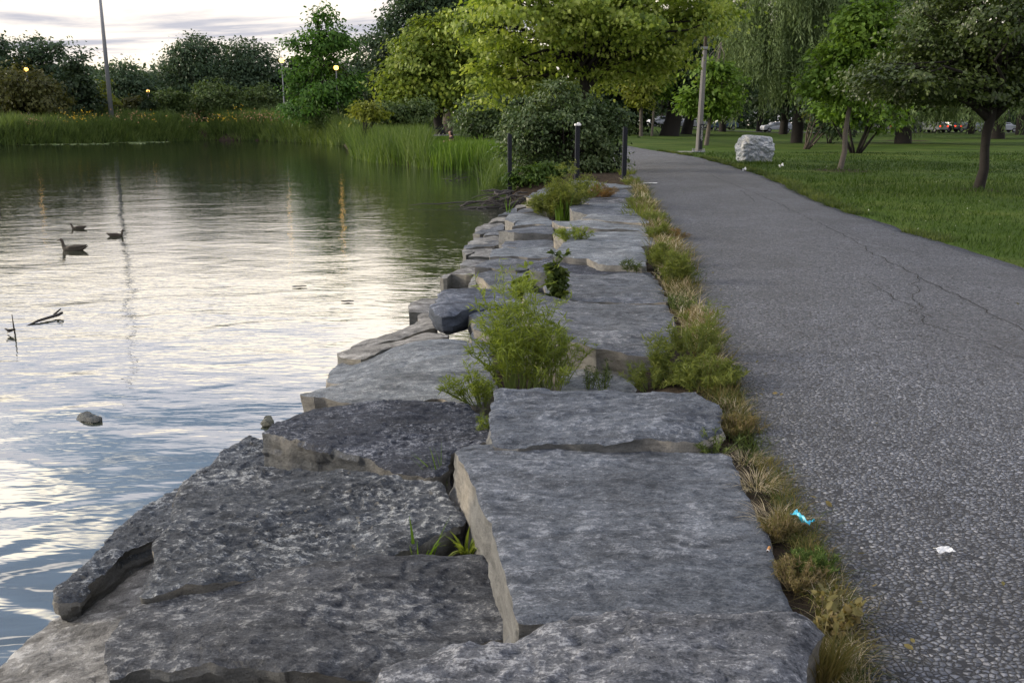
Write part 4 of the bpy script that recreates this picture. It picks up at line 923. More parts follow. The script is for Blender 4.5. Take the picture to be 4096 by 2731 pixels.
# --- right-hand side: saplings, dark trees, willows
LG = 'young planted trees on the lawn'
def sapling(label, x, y, items, mat, seed, tk=.06, pts=None, nc=90, cl=.55, ls=.2, bark='bark_pale', name='young_tree', **kw):
    b_ = at_z(x, y, 0); b_[2] = gz(b_[0], b_[1]); Y_ = b_[1]
    tp = pts or [(0, 0, 0, tk), (0, 0, 1.6, tk * .8)]
    return tree(name, label, b_, bl(b_, Y_, items), tp, None, (M[mat], M[bark]), group=LG, n_clump=nc, n_leaf=36, clump=cl, lsize=ls, seed=seed, branches=30, br=tk * .45, gap=.3, **kw)
sapling('slim pale trunked sapling beside the dogwood bush, left of the leaning pair of dark trunks', 1472, 318, [(1472, 200, 32, 26), (1465, 225, 26, 16), (1490, 180, 24, 22), (1475, 172, 26, 20)], 'yellowleaf', 61, .16, [(0, 0, 0, .17), (0, 0, 4, .13), (.1, 0, 7.5, .05)], nc=90, cl=1.1, ls=.42)
sapling('thinner forked sapling just right of the slim pale trunked one', 1497, 315, [(1508, 205, 26, 22), (1520, 180, 24, 20)], 'linden', 62, .11, [(0, 0, 0, .12), (.2, 0, 4, .1), (.6, 0, 7, .04)], nc=60, cl=1.1, ls=.42)
sapling('yellow green sapling immediately right of the utility pole', 1622, 335, [(1640, 170, 46, 34), (1610, 225, 38, 32), (1662, 215, 36, 32), (1640, 250, 34, 18), (1590, 245, 24, 16)], 'linden', 63, .12, [(0, 0, 0, .13), (.25, 0, 3, .1), (.6, 0, 6, .04)], nc=140, cl=.85, ls=.32)
sapling('young upright tree with bright leaves and a leaning trunk, right of the white boulder', 1930, 387, [(1975, 60, 48, 44), (1930, 150, 70, 56), (1900, 195, 52, 34), (1985, 130, 66, 60), (1965, 205, 70, 36), (2010, 40, 30, 40), (1990, 90, 50, 50)], 'linden', 64, .085,
        [(0, 0, 0, .08), (.06, 0, 1.0, .072), (.13, 0, 1.9, .064), (.3, 0, 3.4, .03)], nc=260, cl=.6, ls=.17, shape='oval')
b0 = at_z(1965, 352, 0)
tree('multi_stem_tree', 'low many stemmed tree with crooked dark branches behind the leaning young tree', b0, bl(b0, b0[1], [(1960, 260, 70, 24), (2030, 265, 60, 26), (1915, 250, 40, 24), (1985, 235, 80, 24)]),
     [(0, 0, 0, .07), (.1, 0, 1.7, .05)], None, (M['linden'], M['bark_dark']), n_clump=120, n_leaf=22, clump=.8, lsize=.24, seed=65, branches=34, br=.03, stems=8, stem_spread=1.3, gap=.35)
b0 = at_z(1850, 341, 0)
tree('multi_stem_tree', 'thin grey leaved many stemmed shrub between the boulder and the leaning young tree', b0, bl(b0, b0[1], [(1895, 270, 36, 30), (1880, 240, 34, 30), (1925, 290, 34, 28)]),
     [(0, 0, 0, .06), (1.0, 0, 1.9, .04)], None, (M['darkleaf'], M['bark']), cat='shrub', n_clump=90, n_leaf=20, clump=.8, lsize=.22, seed=66, branches=26, br=.025, stems=6, stem_spread=1.1, gap=.4)
b0 = at_z(1905, 330, 0)
tree('bush', 'small yellow and orange tinted bush behind the leaning young tree', b0, bl(b0, b0[1], [(1905, 255, 32, 20), (1880, 262, 18, 12)]), [(0, 0, 0, .05), (0, 0, 2, .04)], None, (M['yellowleaf'], M['bark_dark']), cat='shrub', n_clump=34, n_leaf=18, clump=.9, lsize=.3, seed=67, branches=14, br=.03, stems=4, stem_spread=.6, gap=.4)
# hawthorn at the right
b0 = at_z(2248, 432, 0); Y0 = b0[1]
tree('hawthorn_tree', 'dark spreading tree with tiered branches at the right edge of the lawn', b0,
     bl(b0, Y0, [(2280, 60, 130, 75), (2200, 130, 110, 55), (2090, 165, 110, 42), (2020, 190, 60, 26), (2310, 175, 100, 50), (2180, 205, 140, 30), (2060, 215, 70, 20), (2350, 90, 110, 80), (2250, 0, 150, 60), (2120, 90, 60, 36), (2300, 215, 80, 28), (2110, 185, 120, 32, -1.2), (2330, 30, 90, 60, -1.5)]),
     [(0, 0, 0, .105), (.03, 0, .8, .088), (.09, 0, 1.45, .095), (.12, 0, 2.6, .05)], None, (M['haw'], M['bark_dark']), n_clump=480, n_leaf=64, clump=.58, lsize=.095, shape='oval', seed=71, branches=110, br=.05, gap=.46, flat=.26, droop=.1, shell=.2)
# big limbs of the hawthorn are part of its trunk
def limbs(root, mat, segs):
    mb = MB()
    for P, r in segs: mb.tube(P, r, 8)
    return mb.build('limb', mat, root, sm=True)
hw = COL.objects[-1].parent if False else [o for o in COL.objects if o.name.startswith('hawthorn_tree')][0]
limbs(hw, M['bark_dark'], [([(.1, 0, 1.35), (-.35, .1, 1.75), (-1.0, .1, 1.95), (-1.9, 0, 2.1)], [.085, .07, .05, .03]), ([(.13, 0, 1.4), (.5, -.1, 1.85), (1.1, 0, 2.3)], [.07, .055, .03])])
mp = [o for o in COL.objects if o.name == 'maple_tree'][0]
limbs(mp, M['bark_dark'], [([(0, 0, 1.9), (-.45, -.1, 2.35), (-1.1, -.2, 2.7), (-2.0, -.3, 3.3)], [.09, .07, .05, .03]), ([(.05, 0, 2.3), (.7, -.1, 3.0), (1.8, -.2, 3.5), (3.4, -.3, 3.9)], [.09, .07, .05, .025]), ([(.05, 0, 2.9), (-.6, .2, 4.0), (-1.2, .3, 5.0)], [.08, .06, .03])])

def willow(label, base, domes, trunk, seed, n_str=2200, lmin=1.5, lmax=6.0, ground=0.8):
    rng = np.random.default_rng(seed)
    root = empty('weeping_willow', base); tag(root, label, 'tree', 'weeping willows on the lawn')
    C = []; T = []; SZ = []; tb = MB()
    PP = [np.array(p[:3], float) for p in trunk]; tb.tube([PP[0] - (0, 0, .3)] + PP, [trunk[0][3] * 1.4] + [p[3] for p in trunk], 10)
    vol = np.array([d[3] * d[5] for d in domes]); vol = vol / vol.sum()
    tips = []
    for d, f in zip(domes, vol):
        nb = max(3, int(n_str * f / 46)); k = nb * 55; c_ = np.array(d[:3]); rr = np.array(d[3:6])
        u = unit(rng.normal(size=(nb, 3))); u[:, 2] = np.where(u[:, 2] < -.35, -u[:, 2], u[:, 2])
        o_ = c_ + u * rr * (rng.uniform(.25, 1, nb) ** .4 * (1 + .2 * fbm(u * 2.5 + c_, seed, 3)))[:, None]
        tips.append(o_[:8])
        hd = unit(np.stack([u[:, 0] + rng.normal(0, .5, nb), u[:, 1] + rng.normal(0, .5, nb), 0 * u[:, 0]], 1)); bl_ = rng.uniform(.8, 2.4, nb); bL = rng.uniform(lmin, lmax, nb)
        r_ = lambda a: np.repeat(a, 55, 0)
        q = rng.random(k)                       # where along its arching bough a strand hangs
        side = np.stack([-hd[:, 1], hd[:, 0], 0 * hd[:, 0]], 1)
        st = r_(o_) + r_(hd) * (r_(bl_) * q)[:, None] + r_(side) * (rng.normal(0, .38, k) * (.5 + q))[:, None]
        st[:, 2] += r_(bl_) * (.55 * q - .75 * q * q) + rng.normal(0, .12, k)
        L = r_(bL) * rng.uniform(.45, 1.0, k); L = np.minimum(L, np.maximum(st[:, 2] - ground - rng.uniform(0, 1.6, k), .5))
        sw = r_(hd)[:, :2] * rng.uniform(.05, .45, k)[:, None] + rng.normal(0, .08, (k, 2))
        for s in np.arange(0.0, 1.0, .055):
            keep = rng.random(k) < .88
            out_ = np.sqrt(s) * np.minimum(1.0, L / 3)
            p = np.stack([st[:, 0] + sw[:, 0] * out_ * 1.4, st[:, 1] + sw[:, 1] * out_ * 1.4, st[:, 2] - L * s], 1) + rng.normal(0, .05, (k, 3))
            C.append(p[keep]); t_ = np.stack([sw[:, 0] * (1.3 - s) * 2 + rng.normal(0, .3, k), sw[:, 1] * (1.3 - s) * 2 + rng.normal(0, .3, k), -np.ones(k)], 1); T.append(t_[keep])
            SZ.append((np.clip(L / 18 * 1.6, .18, .5) * rng.uniform(.7, 1.3, k))[keep])
    C = np.vstack(C); T = np.vstack(T); SZ = np.concatenate(SZ)
    Nn = rng.normal(size=(len(C), 3)); Nn[:, 2] = np.abs(Nn[:, 2]) * .6 + .2
    V, F = leaves(C, Nn, T, SZ, 'long', rng)
    link_mesh('crown', np_mesh('crown', V, F), M['willow'], root)
    top_ = PP[-1]
    for tt in np.vstack(tips):
        l = np.linalg.norm(tt - top_); tb.tube(bez(PP[-2] * .5 + top_ * .5, tt, l * .12, rng, 6, .03 * l), [.22, .17, .12, .08, .05, .02], 5)
    tb.build('trunk', M['bark_dark'], root, sm=True)
    return root
Y0 = 66.0; b0 = gbase(1832, Y0)
willow('large grey green weeping willow with a hanging curtain of foliage behind the boulder', b0, bl(b0, Y0, [(1830, 60, 120, 100), (1750, 110, 70, 70), (1900, 90, 90, 90), (1830, -60, 160, 110), (1980, 0, 120, 100), (2070, 0, 90, 90), (1720, 170, 40, 30)], .8),
       [(0, 0, 0, .42), (.1, 0, 3, .36), (0, 0, 6.5, .3)], 81, n_str=14500, lmin=1.6, lmax=5.2, ground=.8)
Y0 = 62.0; b0 = gbase(2078, Y0)
willow('second weeping willow with thin strands nearly reaching the grass, right of the first', b0, bl(b0, Y0, [(2080, 110, 110, 70), (2180, 150, 110, 70), (2020, 170, 70, 50), (2280, 170, 80, 50)], .8),
       [(0, 0, 0, .55), (-.1, 0, 2.5, .42), (.1, 0, 5.5, .35)], 82, n_str=5200, lmin=1.8, lmax=5.6, ground=.3)
Y0 = 86.0; b0 = gbase(2290, Y0)
willow('third weeping willow with a double dark trunk, farthest right', b0, bl(b0, Y0, [(2290, 150, 110, 70), (2400, 150, 90, 70), (2180, 190, 60, 40)], .8),
       [(0, 0, 0, .8), (-.1, 0, 4.5, .6), (.1, 0, 7.5, .5)], 83, n_str=4200, lmin=1.8, lmax=6.0, ground=.4)
BG = 'old trees at the back of the lawn'
def backtree(label, x, Y, items, trunk, seed, mat='darkleaf', nc=200, cl=2.2, ls=.65):
    b_ = gbase(x, Y)
    return tree('old_tree', label, b_, bl(b_, Y, items), trunk, None, (M[mat], M['bark_dark']), group=BG, n_clump=nc, n_leaf=26, clump=cl, lsize=ls, seed=seed, branches=24, br=.15, gap=.2)
backtree('old dark tree with a thick leaning trunk beside the path end', 1538, 98, [(1560, 130, 110, 70), (1470, 150, 90, 70), (1600, 190, 70, 40)], [(0, 0, 0, .95), (.5, 0, 3.2, .75), (1.0, 0, 6.5, .55)], 91, nc=330)
backtree('dark tree with a thinner leaning trunk right of the thick leaning one', 1577, 106, [(1640, 160, 80, 60), (1620, 90, 100, 60)], [(0, 0, 0, .6), (.6, 0, 3.2, .5), (1.2, 0, 7, .3)], 92, nc=220)
backtree('dark tree behind the dogwood bush at the path bend', 1440, 100, [(1430, 180, 60, 80), (1390, 230, 60, 60), (1440, 260, 40, 40)], [(0, 0, 0, .4), (0, 0, 4, .3), (0, 0, 7, .2)], 93, nc=240)
for i, (x, Y_, lab) in enumerate(((1660, 132, 'straight dark trunked tree behind the sapling by the utility pole'), (1745, 150, 'far tree showing only below the left half of the first willow'), (1800, 118, 'dark trunked tree just left of the first willow trunk'),
                              (1960, 112, 'dark tree behind the many stemmed tree'), (2150, 142, 'far dark tree behind the second willow strands'), (2230, 126, 'thin dark trunked tree left of the double trunk'), (2345, 118, 'dark tree at the far right edge behind the hawthorn'), (1520, 150, 'far tree between the slim sapling and the leaning trunks'), (1880, 158, 'far dark tree behind the thin grey leaved shrub'))):
    backtree(lab, x, Y_, [(x, 190, 85, 62), (x + 30, 120, 90, 60), (x - 30, 130, 80, 60)], [(0, 0, 0, .5), (.1, 0, 4, .42), (0, 0, 9, .25)], 100 + i, nc=150, cl=2.8, ls=.9)
# a far wooded edge closing the view
def treeline(label, x0, x1, y0, y1, mat, seed, n=900):
    rng = np.random.default_rng(seed)
    X_ = rng.uniform(x0, x1, n); Y_ = y0 + (y1 - y0) * rng.random(n)
    zg = ground_z(X_, Y_)[0]; prof = 7.5 + 3.0 * fbm(np.stack([X_ * .05, Y_ * .05, X_ * 0], 1), seed, 3)
    Z_ = zg + prof * rng.random(n) ** .8
    C = np.repeat(np.stack([X_, Y_, Z_], 1), 22, 0) + rng.normal(0, 1.1, (n * 22, 3))
    Nn = rng.normal(size=C.shape) + (0, -.4, .6); T = rng.normal(size=C.shape)
    V, F = leaves(C, Nn, T, rng.uniform(.6, 1.3, len(C)), 'rhomb', rng)
    return tag(link_mesh('far_treeline', np_mesh('far_treeline', V, F), M[mat]), label, 'woods', kind='stuff')
treeline('distant wooded edge beyond the road, left side', -120, -2, 165, 190, 'blueleaf', 201, 1500)
treeline('distant wooded edge beyond the road, right side', 0, 150, 205, 235, 'darkleaf', 202, 1800)

# ------------------------------------------------------------------ reeds, grass
def scatter_poly(poly, n, rng):
    poly = np.asarray(poly, float); lo, hi = poly.min(0), poly.max(0); out_ = []
    while sum(len(o) for o in out_) < n:
        P = rng.uniform(lo, hi, (n * 2, 2)); out_.append(P[sdist(P, poly) < 0])
    return np.vstack(out_)[:n]
def wpoly(pts, z=WATER): return [at_z(x, y, z)[:2] for x, y in pts]
def reeds(name, label, P, hmin, hmax, wd, mat, seed, zoff=0.0, cl=1.5, kind='stuff', lean=.35, cat='reeds', seg=3, bend=.5, ztop=None):
    rng = np.random.default_rng(seed); n = len(P)
    z = np.maximum(ground_z(P[:, 0], P[:, 1])[0], WATER - .05) + zoff
    hm = .5 + .5 * np.clip(fbm(np.c_[P * cl, np.zeros(n)], seed, 3) + .3, -.6, 1)
    H = (hmin + (hmax - hmin) * hm) * rng.uniform(.6, 1.1, n)
    if ztop is not None: H = np.minimum(H, (ztop - z) * rng.uniform(.6, 1.08, n)); H = np.maximum(H, .25)
    V, F = blades(np.c_[P, z], H, wd * rng.uniform(.6, 1.4, n), rng.normal(0, lean, (n, 2)), bend * rng.uniform(.2, 1.6, n), rng, seg)
    return tag(link_mesh(name, np_mesh(name, V, F), M[mat]), label, cat, kind=kind)
rng = np.random.default_rng(5)
# far bank: a belt behind the shoreline
far = [i for i, p in enumerate(pond_px) if p[0] <= 790 and p[1] <= 340]
line = resample(POND[[i + 2 for i in far]], 400)
def belt(line, n, d0, d1, rng):
    i = rng.integers(0, len(line) - 1, n); t_ = np.gradient(line, axis=0); nn = np.stack([t_[:, 1], -t_[:, 0]], 1); nn = unit(nn)
    d = d0 + (d1 - d0) * rng.random(n)
    P = line[i] + nn[i] * d[:, None]
    return P
test = belt(line, 50, 1, 1.001, rng); sgn = 1 if np.mean(sdist(test, POND)) > 0 else -1
P = belt(line, 52000, .1 * sgn, 9 * sgn, rng)
reeds('bank_grass', 'tall tangled grass along the far bank of the pond', P, .9, 2.2, .085, 'farreed', 301, cl=.45, lean=.4)
P = belt(line, 16000, -.5 * sgn, 3 * sgn, rng)
reeds('shore_sedge', 'short sedge right at the water edge of the far bank', P, .6, 1.2, .08, 'farreed', 309, cl=.6, lean=.5)
P = belt(line, 7000, 4 * sgn, 10 * sgn, rng)
reeds('wild_herbs', 'taller greyish herbs at the back of the far bank', P, 1.5, 2.6, .11, 'shrub', 302, cl=.4, lean=.5)
def flowers(name, label, cents, n, spread, size, mat, seed, cat):
    rng = np.random.default_rng(seed); C = []
    for c_ in cents: C.append(np.asarray(c_) + rng.normal(size=(n, 3)) * spread)
    C = np.vstack(C); V, F = leaves(C, rng.normal(size=C.shape) + (0, -.5, .8), rng.normal(size=C.shape), size * rng.uniform(.6, 1.4, len(C)), 'rhomb', rng)
    return tag(link_mesh(name, np_mesh(name, V, F), M[mat]), label, cat, kind='stuff')
fl = [at_y(x, y, 92) for x, y in ((150, 270), (165, 268), (180, 272), (195, 267), (205, 272), (170, 262), (192, 258), (350, 267), (510, 266), (522, 268), (530, 272), (541, 250), (515, 274))]
flowers('goldenrod_flowers', 'yellow goldenrod flowers among the far bank grass', fl, 13, (.7, .5, .25), .15, 'gold', 303, 'flowers')
fl = [at_y(x, y, 91) for x, y in ((270, 266), (300, 264), (330, 268), (430, 268), (455, 270), (560, 268), (575, 262), (590, 270), (600, 266), (615, 272), (640, 268), (80, 276), (70, 274), (470, 266))]
flowers('seed_heads', 'rusty pink seed heads among the far bank grass', fl, 24, (.7, .5, .25), .15, 'pinkseed', 304, 'flowers')
# peninsula: grey green tall grass on the left, bright reeds on the right
PA = wpoly([(806, 362), (850, 374), (940, 382), (985, 391), (990, 372), (985, 352), (900, 343), (800, 340)])
reeds('tall_grass', 'grey green tall wispy grass on the point of the bank', scatter_poly(PA, 11000, rng), 1.1, 2.1, .035, 'reed', 305, cl=.5, lean=.35, ztop=1.35)
PB = wpoly([(975, 384), (1000, 391), (1060, 393), (1150, 393), (1185, 385), (1185, 364), (1120, 352), (1010, 356)])
reeds('reed_bed', 'bright green sword leaved reed bed in front of the loose shrub', scatter_poly(PB, 8000, rng), 1.1, 1.7, .045, 'iris', 306, cl=.5, lean=.22, bend=.35, ztop=.58)
PC = wpoly([(1100, 440), (1130, 432), (1172, 425), (1190, 395), (1175, 384), (1150, 400)])
reeds('wispy_grass', 'thin wispy shore grass beside the left black post', scatter_poly(PC, 1500, rng), .6, 1.5, .014, 'reed', 307, cl=.8, lean=.55, bend=.9)
P = belt(resample(np.array([at_z(x, y, WATER)[:2] for x, y in ((806, 360), (785, 338), (760, 331), (700, 327))]), 80), 5000, -.3, -4, rng)
P = P[sdist(P, POND) > -.4]
reeds('shore_grass', 'shore grass between the oak and the point of the bank', P, 1.0, 2.0, .07, 'farreed', 308, cl=.5)
# lily pads in a streak under the far bank
rng2 = np.random.default_rng(9)
C = []
for x0, x1, yb in ((0, 250, 331.5), (120, 390, 327.5), (300, 330, 330)):
    for i in range(420):
        x = rng2.uniform(x0, x1); C.append(at_z(x, yb + rng2.normal(0, .7) - (x - 100) * .004, WATER + .015))
C = np.array(C); Nn = rng2.normal(0, .06, C.shape) + (0, 0, 1)
V, F = leaves(C, Nn, rng2.normal(size=C.shape), rng2.uniform(.25, .6, len(C)), 'oval', rng2)
tag(link_mesh('lily_pads', np_mesh('lily_pads', V, F), M['pad_leaf']), 'streak of pale lily pads along the far left shore', 'water plants', kind='stuff')
# lawn blades
n = 130000
dd = 6.0 * (44 / 6.0) ** (rng.random(n)); uu = rng.uniform(-.15, 1.0, n)
Xb = uu * dd; Yb = dd
xr = np.interp(Yb, PR[:300, 1], PR[:300, 0])
ok = (Xb > xr + .0 + .10 * np.abs(rng.normal(size=n))); Xb, Yb = Xb[ok], Yb[ok]; n = len(Xb)
clr = fbm(np.stack([Xb * .5, Yb * .5, Xb * 0], 1), 77, 3)
H = (.045 + .03 * clr) * rng.uniform(.5, 1.5, n) * np.clip(Yb / 11, .8, 1.6); W = .006 * np.clip(Yb / 7, 1, 6)
V, F = blades(np.c_[Xb, Yb, ground_z(Xb, Yb)[0] - .025], H, W, rng.normal(0, .6, (n, 2)), .6 * rng.random(n), rng, 2)
tag(link_mesh('lawn_grass', np_mesh('lawn_grass', V, F), M['lawn_blade']), 'short mown lawn grass right of the path', 'grass', kind='stuff')
k = 420; i = rng.integers(0, n, k); keep = (fbm(np.stack([Xb[i] * .35, Yb[i] * .35, Xb[i] * 0], 1), 55, 2) > .1); i = i[keep]
C = np.c_[Xb[i], Yb[i], ground_z(Xb[i], Yb[i])[0] + .045]
V, F = leaves(C, rng.normal(0, .5, C.shape) + (0, -.6, .8), rng.normal(size=C.shape), .018 * rng.uniform(.5, 1.2, len(C)), 'oval', rng)
tag(link_mesh('clover_flowers', np_mesh('clover_flowers', V, F), M['clover']), 'tiny white clover flowers scattered over the lawn', 'flowers', kind='stuff')

rng = np.random.default_rng(88); n = 9000
yy = 6.0 * (46 / 6.0) ** rng.random(n * 2); yy = yy[fbm(np.stack([yy * 1.1, yy * 0, yy * 0 + 4], 1), 91, 3) > -.25][:n]; n = len(yy)
xx = np.interp(yy, PR[:300, 1], PR[:300, 0]) + np.abs(rng.normal(0, .16, n)) - .06
V, F = blades(np.c_[xx, yy, np.full(n, -.02)], (.04 + .04 * rng.random(n)) * np.clip(yy / 9, .9, 2), .006 * np.clip(yy / 7, 1, 5), rng.normal(0, .9, (n, 2)), rng.random(n), rng, 2)
tag(link_mesh('edge_grass', np_mesh('edge_grass', V, F), M['weed_dark']), 'ragged uneven grass along the lawn edge of the path', 'grass', kind='stuff')
rng = np.random.default_rng(89); n = 80; yy = 2.0 * (26 / 2.0) ** rng.random(n); k_ = rng.random(n); l0 = np.interp(yy, PL[:300, 1], PL[:300, 0]); r0 = np.interp(yy, PR[:300, 1], PR[:300, 0])
sx_ = np.where(k_ < .55, l0 + np.abs(rng.normal(0, .16, n)) + .02, np.where(k_ < .85, r0 - np.abs(rng.normal(0, .2, n)), l0 + (r0 - l0) * rng.random(n)))
C = np.c_[sx_, yy, path_z(sx_, yy) + .008]
V, F = leaves(C, rng.normal(0, .35, C.shape) + (0, 0, 1), rng.normal(size=C.shape), rng.uniform(.012, .032, n), 'oval', rng)
tag(link_mesh('leaf_litter', np_mesh('leaf_litter', V, F), M['drygreen']), 'small dry fallen leaves scattered on the path', 'fallen leaves', kind='stuff')

# ------------------------------------------------------------------ weeds between the stones and along the path
def weed(name, label, base, h, spread, n, mat, seed, ls=.045, lw='needle', lean=(0, 0), per=26, smat='stem', group=None, side=4, droop=.2, cat='weed'):
    rng = np.random.default_rng(seed); root = empty(name, base); tag(root, label, cat, group)
    sb = MB(); C = []; T = []; SZ = []
    for i in range(n):
        a_ = rng.uniform(0, 2 * math.pi); r_ = spread * math.sqrt(rng.random())
        hh = h * (1 - .55 * (r_ / spread) ** 1.5) * rng.uniform(.55, 1.08)
        e = np.array([math.cos(a_) * r_ + lean[0], math.sin(a_) * r_ + lean[1], hh])
        b_ = np.array([math.cos(a_), math.sin(a_), 0]) * r_ * .35; b_[2] = -.04
        P = bez(b_, e, h * .10, rng, 7, h * .015); sb.tube(P, [.0028 * (1 - .11 * j) * (1 + h) for j in range(7)], 4)
        paths = [P]
        for q in range(side):
            s = rng.integers(2, 6); o = P[s]; a2 = rng.uniform(0, 2 * math.pi); l = hh * rng.uniform(.12, .34)
            e2 = o + np.array([math.cos(a2) * l * .75, math.sin(a2) * l * .75, l * rng.uniform(.3, .9)])
            P2 = bez(o, e2, .02, rng, 4, .004); sb.tube(P2, [.0016, .0013, .001, .0007], 3); paths.append(P2)
        for P_ in paths:
            A = np.array(P_); k_ = per if P_ is P else max(5, per // 3)
            s = rng.uniform(.12 if P_ is P else .1, 1, k_) * (len(A) - 1); i0 = np.minimum(s.astype(int), len(A) - 2); f = (s - i0)[:, None]
            p = A[i0] * (1 - f) + A[i0 + 1] * f; ax = unit(A[i0 + 1] - A[i0])
            ph = rng.uniform(0, 2 * math.pi, k_); out_ = np.stack([np.cos(ph), np.sin(ph), rng.uniform(-droop, .7, k_)], 1)
            t_ = unit(out_ + ax * 1.0); sz = ls * rng.uniform(.5, 1.25, k_)
            C.append(p + t_ * sz[:, None] * .5); T.append(t_); SZ.append(sz)
    C = np.vstack(C); T = np.vstack(T); SZ = np.concatenate(SZ)
    V, F = leaves(C, rng.normal(0, .6, C.shape) + (0, 0, .8), T, SZ, lw, rng)
    sb.build('stems', M[smat], root); link_mesh('leaves', np_mesh('leaves', V, F), M[mat], root)
    return root
def tuft(name, label, base, n, h, wd, mat, seed, rad=.06, lean=.6, bend=.8, cat='grass tuft', group=None, leanv=(0, 0)):
    rng = np.random.default_rng(seed); a_ = rng.uniform(0, 6.283, n); r_ = rad * np.sqrt(rng.random(n))
    off = np.stack([np.cos(a_) * r_, np.sin(a_) * r_, np.full(n, -.02)], 1)
    ln = np.stack([np.cos(a_), np.sin(a_)], 1) * lean * rng.uniform(.2, 1.2, n)[:, None] + rng.normal(0, .2, (n, 2)) + np.array(leanv)
    V, F = blades(off, h * rng.uniform(.4, 1.1, n), wd * rng.uniform(.6, 1.3, n), ln, bend * rng.uniform(.3, 1.3, n), rng, 4)
    o = link_mesh(name, np_mesh(name, V, F), M[mat]); o.location = [float(v) for v in base]
    return tag(o, label, cat, group)
WG = 'weeds growing between slabs and path'
weed('tall_weed', 'tall bushy bright green weed with needle leaves growing between the slabs', at_z(1195, 880, -.14), 0.72, .33, 50, 'weed', 401, ls=.055, per=34, side=6, lean=(-.02, 0), group=WG)
weed('tall_weed', 'front half of the needle leaved weed, spilling over the low pale slab', at_z(1270, 878, -.12), .40, .25, 34, 'weed', 402, ls=.045, per=28, side=5, group=WG)
weed('trailing_weed', 'trailing green weed hanging down the gap left of the raised lump slab', at_z(1100, 915, -.16), .20, .17, 22, 'weed', 403, ls=.045, per=26, lean=(-.06, -.03), group=WG)
weed('small_weed', 'tiny weed low in the gap beside the near black slab', at_z(1108, 985, -.16), .10, .05, 8, 'weed', 404, ls=.03, per=12, group=WG)
weed('leafy_weed', 'small dark broad leaved weed at the corner of a grey slab', at_z(1278, 690, -.02), .36, .09, 10, 'weed_dark', 405, ls=.075, lw='oval', per=18, side=2, group=WG)
weed('leafy_weed', 'broad leaved weed with yellow spotted leaves in the slab gap beyond the tall weed', at_z(1200, 690, -.14), .30, .10, 9, 'weed', 406, ls=.07, lw='oval', per=14, side=2, group=WG)
weed('thin_weed', 'thin dark weed standing on the low pale slab', at_z(1385, 888, -.10), .16, .07, 9, 'weed_dark', 407, ls=.035, per=16, side=3, group=WG)
weed('thin_weed', 'second thin weed on the low pale slab, nearer the big path weed', at_z(1352, 885, -.12), .17, .05, 7, 'weed_dark', 408, ls=.035, per=16, side=3, group=WG)
weed('path_weed', 'biggest bushy weed on the path edge beside the low pale slab', at_z(1625, 885, -.02), .20, .22, 40, 'weed2', 409, ls=.04, per=34, side=5, group=WG)
weed('path_weed', 'upper part of the biggest path weed with feathery stems', at_z(1600, 825, -.02), .40, .18, 24, 'weed2', 410, ls=.042, per=32, side=6, group=WG)
weed('path_weed', 'lone feathery stem weed leaning over the wide wavy slab', at_z(1520, 855, 0), .30, .10, 10, 'weed2', 411, ls=.045, per=30, side=6, lean=(-.04, 0), group=WG)
weed('path_weed', 'tall green weed on the path edge level with the small dark leafy weed', at_z(1555, 655, -.02), .36, .17, 26, 'weed2', 412, ls=.055, per=40, side=5, group=WG)
weed('path_weed', 'green weed on the path edge beside the dark sunken slab', at_z(1520, 615, -.02), .28, .18, 24, 'weed2', 413, ls=.055, per=40, side=5, group=WG)
weed('path_weed', 'yellow green weed on the path edge beside the sprawling weed slab', at_z(1510, 555, -.02), .26, .18, 22, 'weed2', 414, ls=.065, per=24, side=4, group=WG)
weed('dry_weed', 'orange brown dry weed sticking out onto the path', at_z(1545, 548, 0), .12, .22, 26, 'rust', 415, ls=.05, per=20, side=3, smat='dry_stem', group=WG)
weed('path_weed', 'low weed on the path edge beside the thin crack slab', at_z(1500, 510, 0), .18, .22, 26, 'weed2', 416, ls=.06, per=20, side=3, group=WG)
weed('sprawling_weed', 'sprawling low green weed lying on a light slab', at_z(1318, 550, .03), .16, .24, 26, 'weed', 417, ls=.06, per=20, side=4, group=WG)
weed('seeding_weed', 'tall yellowish weed with pale seed stalks in front of the dogwood', at_z(1300, 478, 0), .70, .55, 60, 'weed2', 418, ls=.10, per=24, side=5, lean=(.1, 0), group=WG)
weed('seeding_weed', 'yellow and orange weed clump spilling over the lower row by the rounded dark stone', at_z(1262, 492, -.1), .42, .42, 60, 'weed2', 419, ls=.095, per=28, side=4, group=WG)
weed('rusty_weed', 'rusty orange red weed clump on the far slabs', at_z(1375, 452, .0), .26, .40, 60, 'rust', 420, ls=.06, per=26, side=4, smat='dry_stem', group=WG)
weed('path_weed', 'small brown green weed at the far end of the path edge', at_z(1462, 468, 0), .14, .25, 26, 'weed2', 421, ls=.06, per=18, side=3, group=WG)
weed('path_weed', 'small weed clump at the path edge by the farthest slab', at_z(1450, 425, 0), .22, .28, 26, 'weed2', 422, ls=.07, per=18, side=3, group=WG)
weed('low_weed', 'low leafy weed filling the corner between the low pale slab and the wavy slab', at_z(1500, 880, -.06), .14, .2, 34, 'weed2', 431, ls=.035, per=26, side=4, group=WG)
weed('dark_weed', 'dark drooping weed lying over the front lip of the light slab', at_z(1450, 612, .03), .07, .14, 10, 'weed_dark', 423, ls=.06, per=16, side=2, group=WG)
weed('brown_weed', 'low brown green mat weed at the corner of the raised lump slab', at_z(1640, 1022, .0), .06, .14, 30, 'weed_dark', 424, ls=.025, per=20, side=3, group=WG)
weed('brown_weed', 'dark curled weed at the path edge under the wavy slab', at_z(1560, 712, 0), .13, .15, 20, 'weed_dark', 425, ls=.04, per=16, side=3, group=WG)
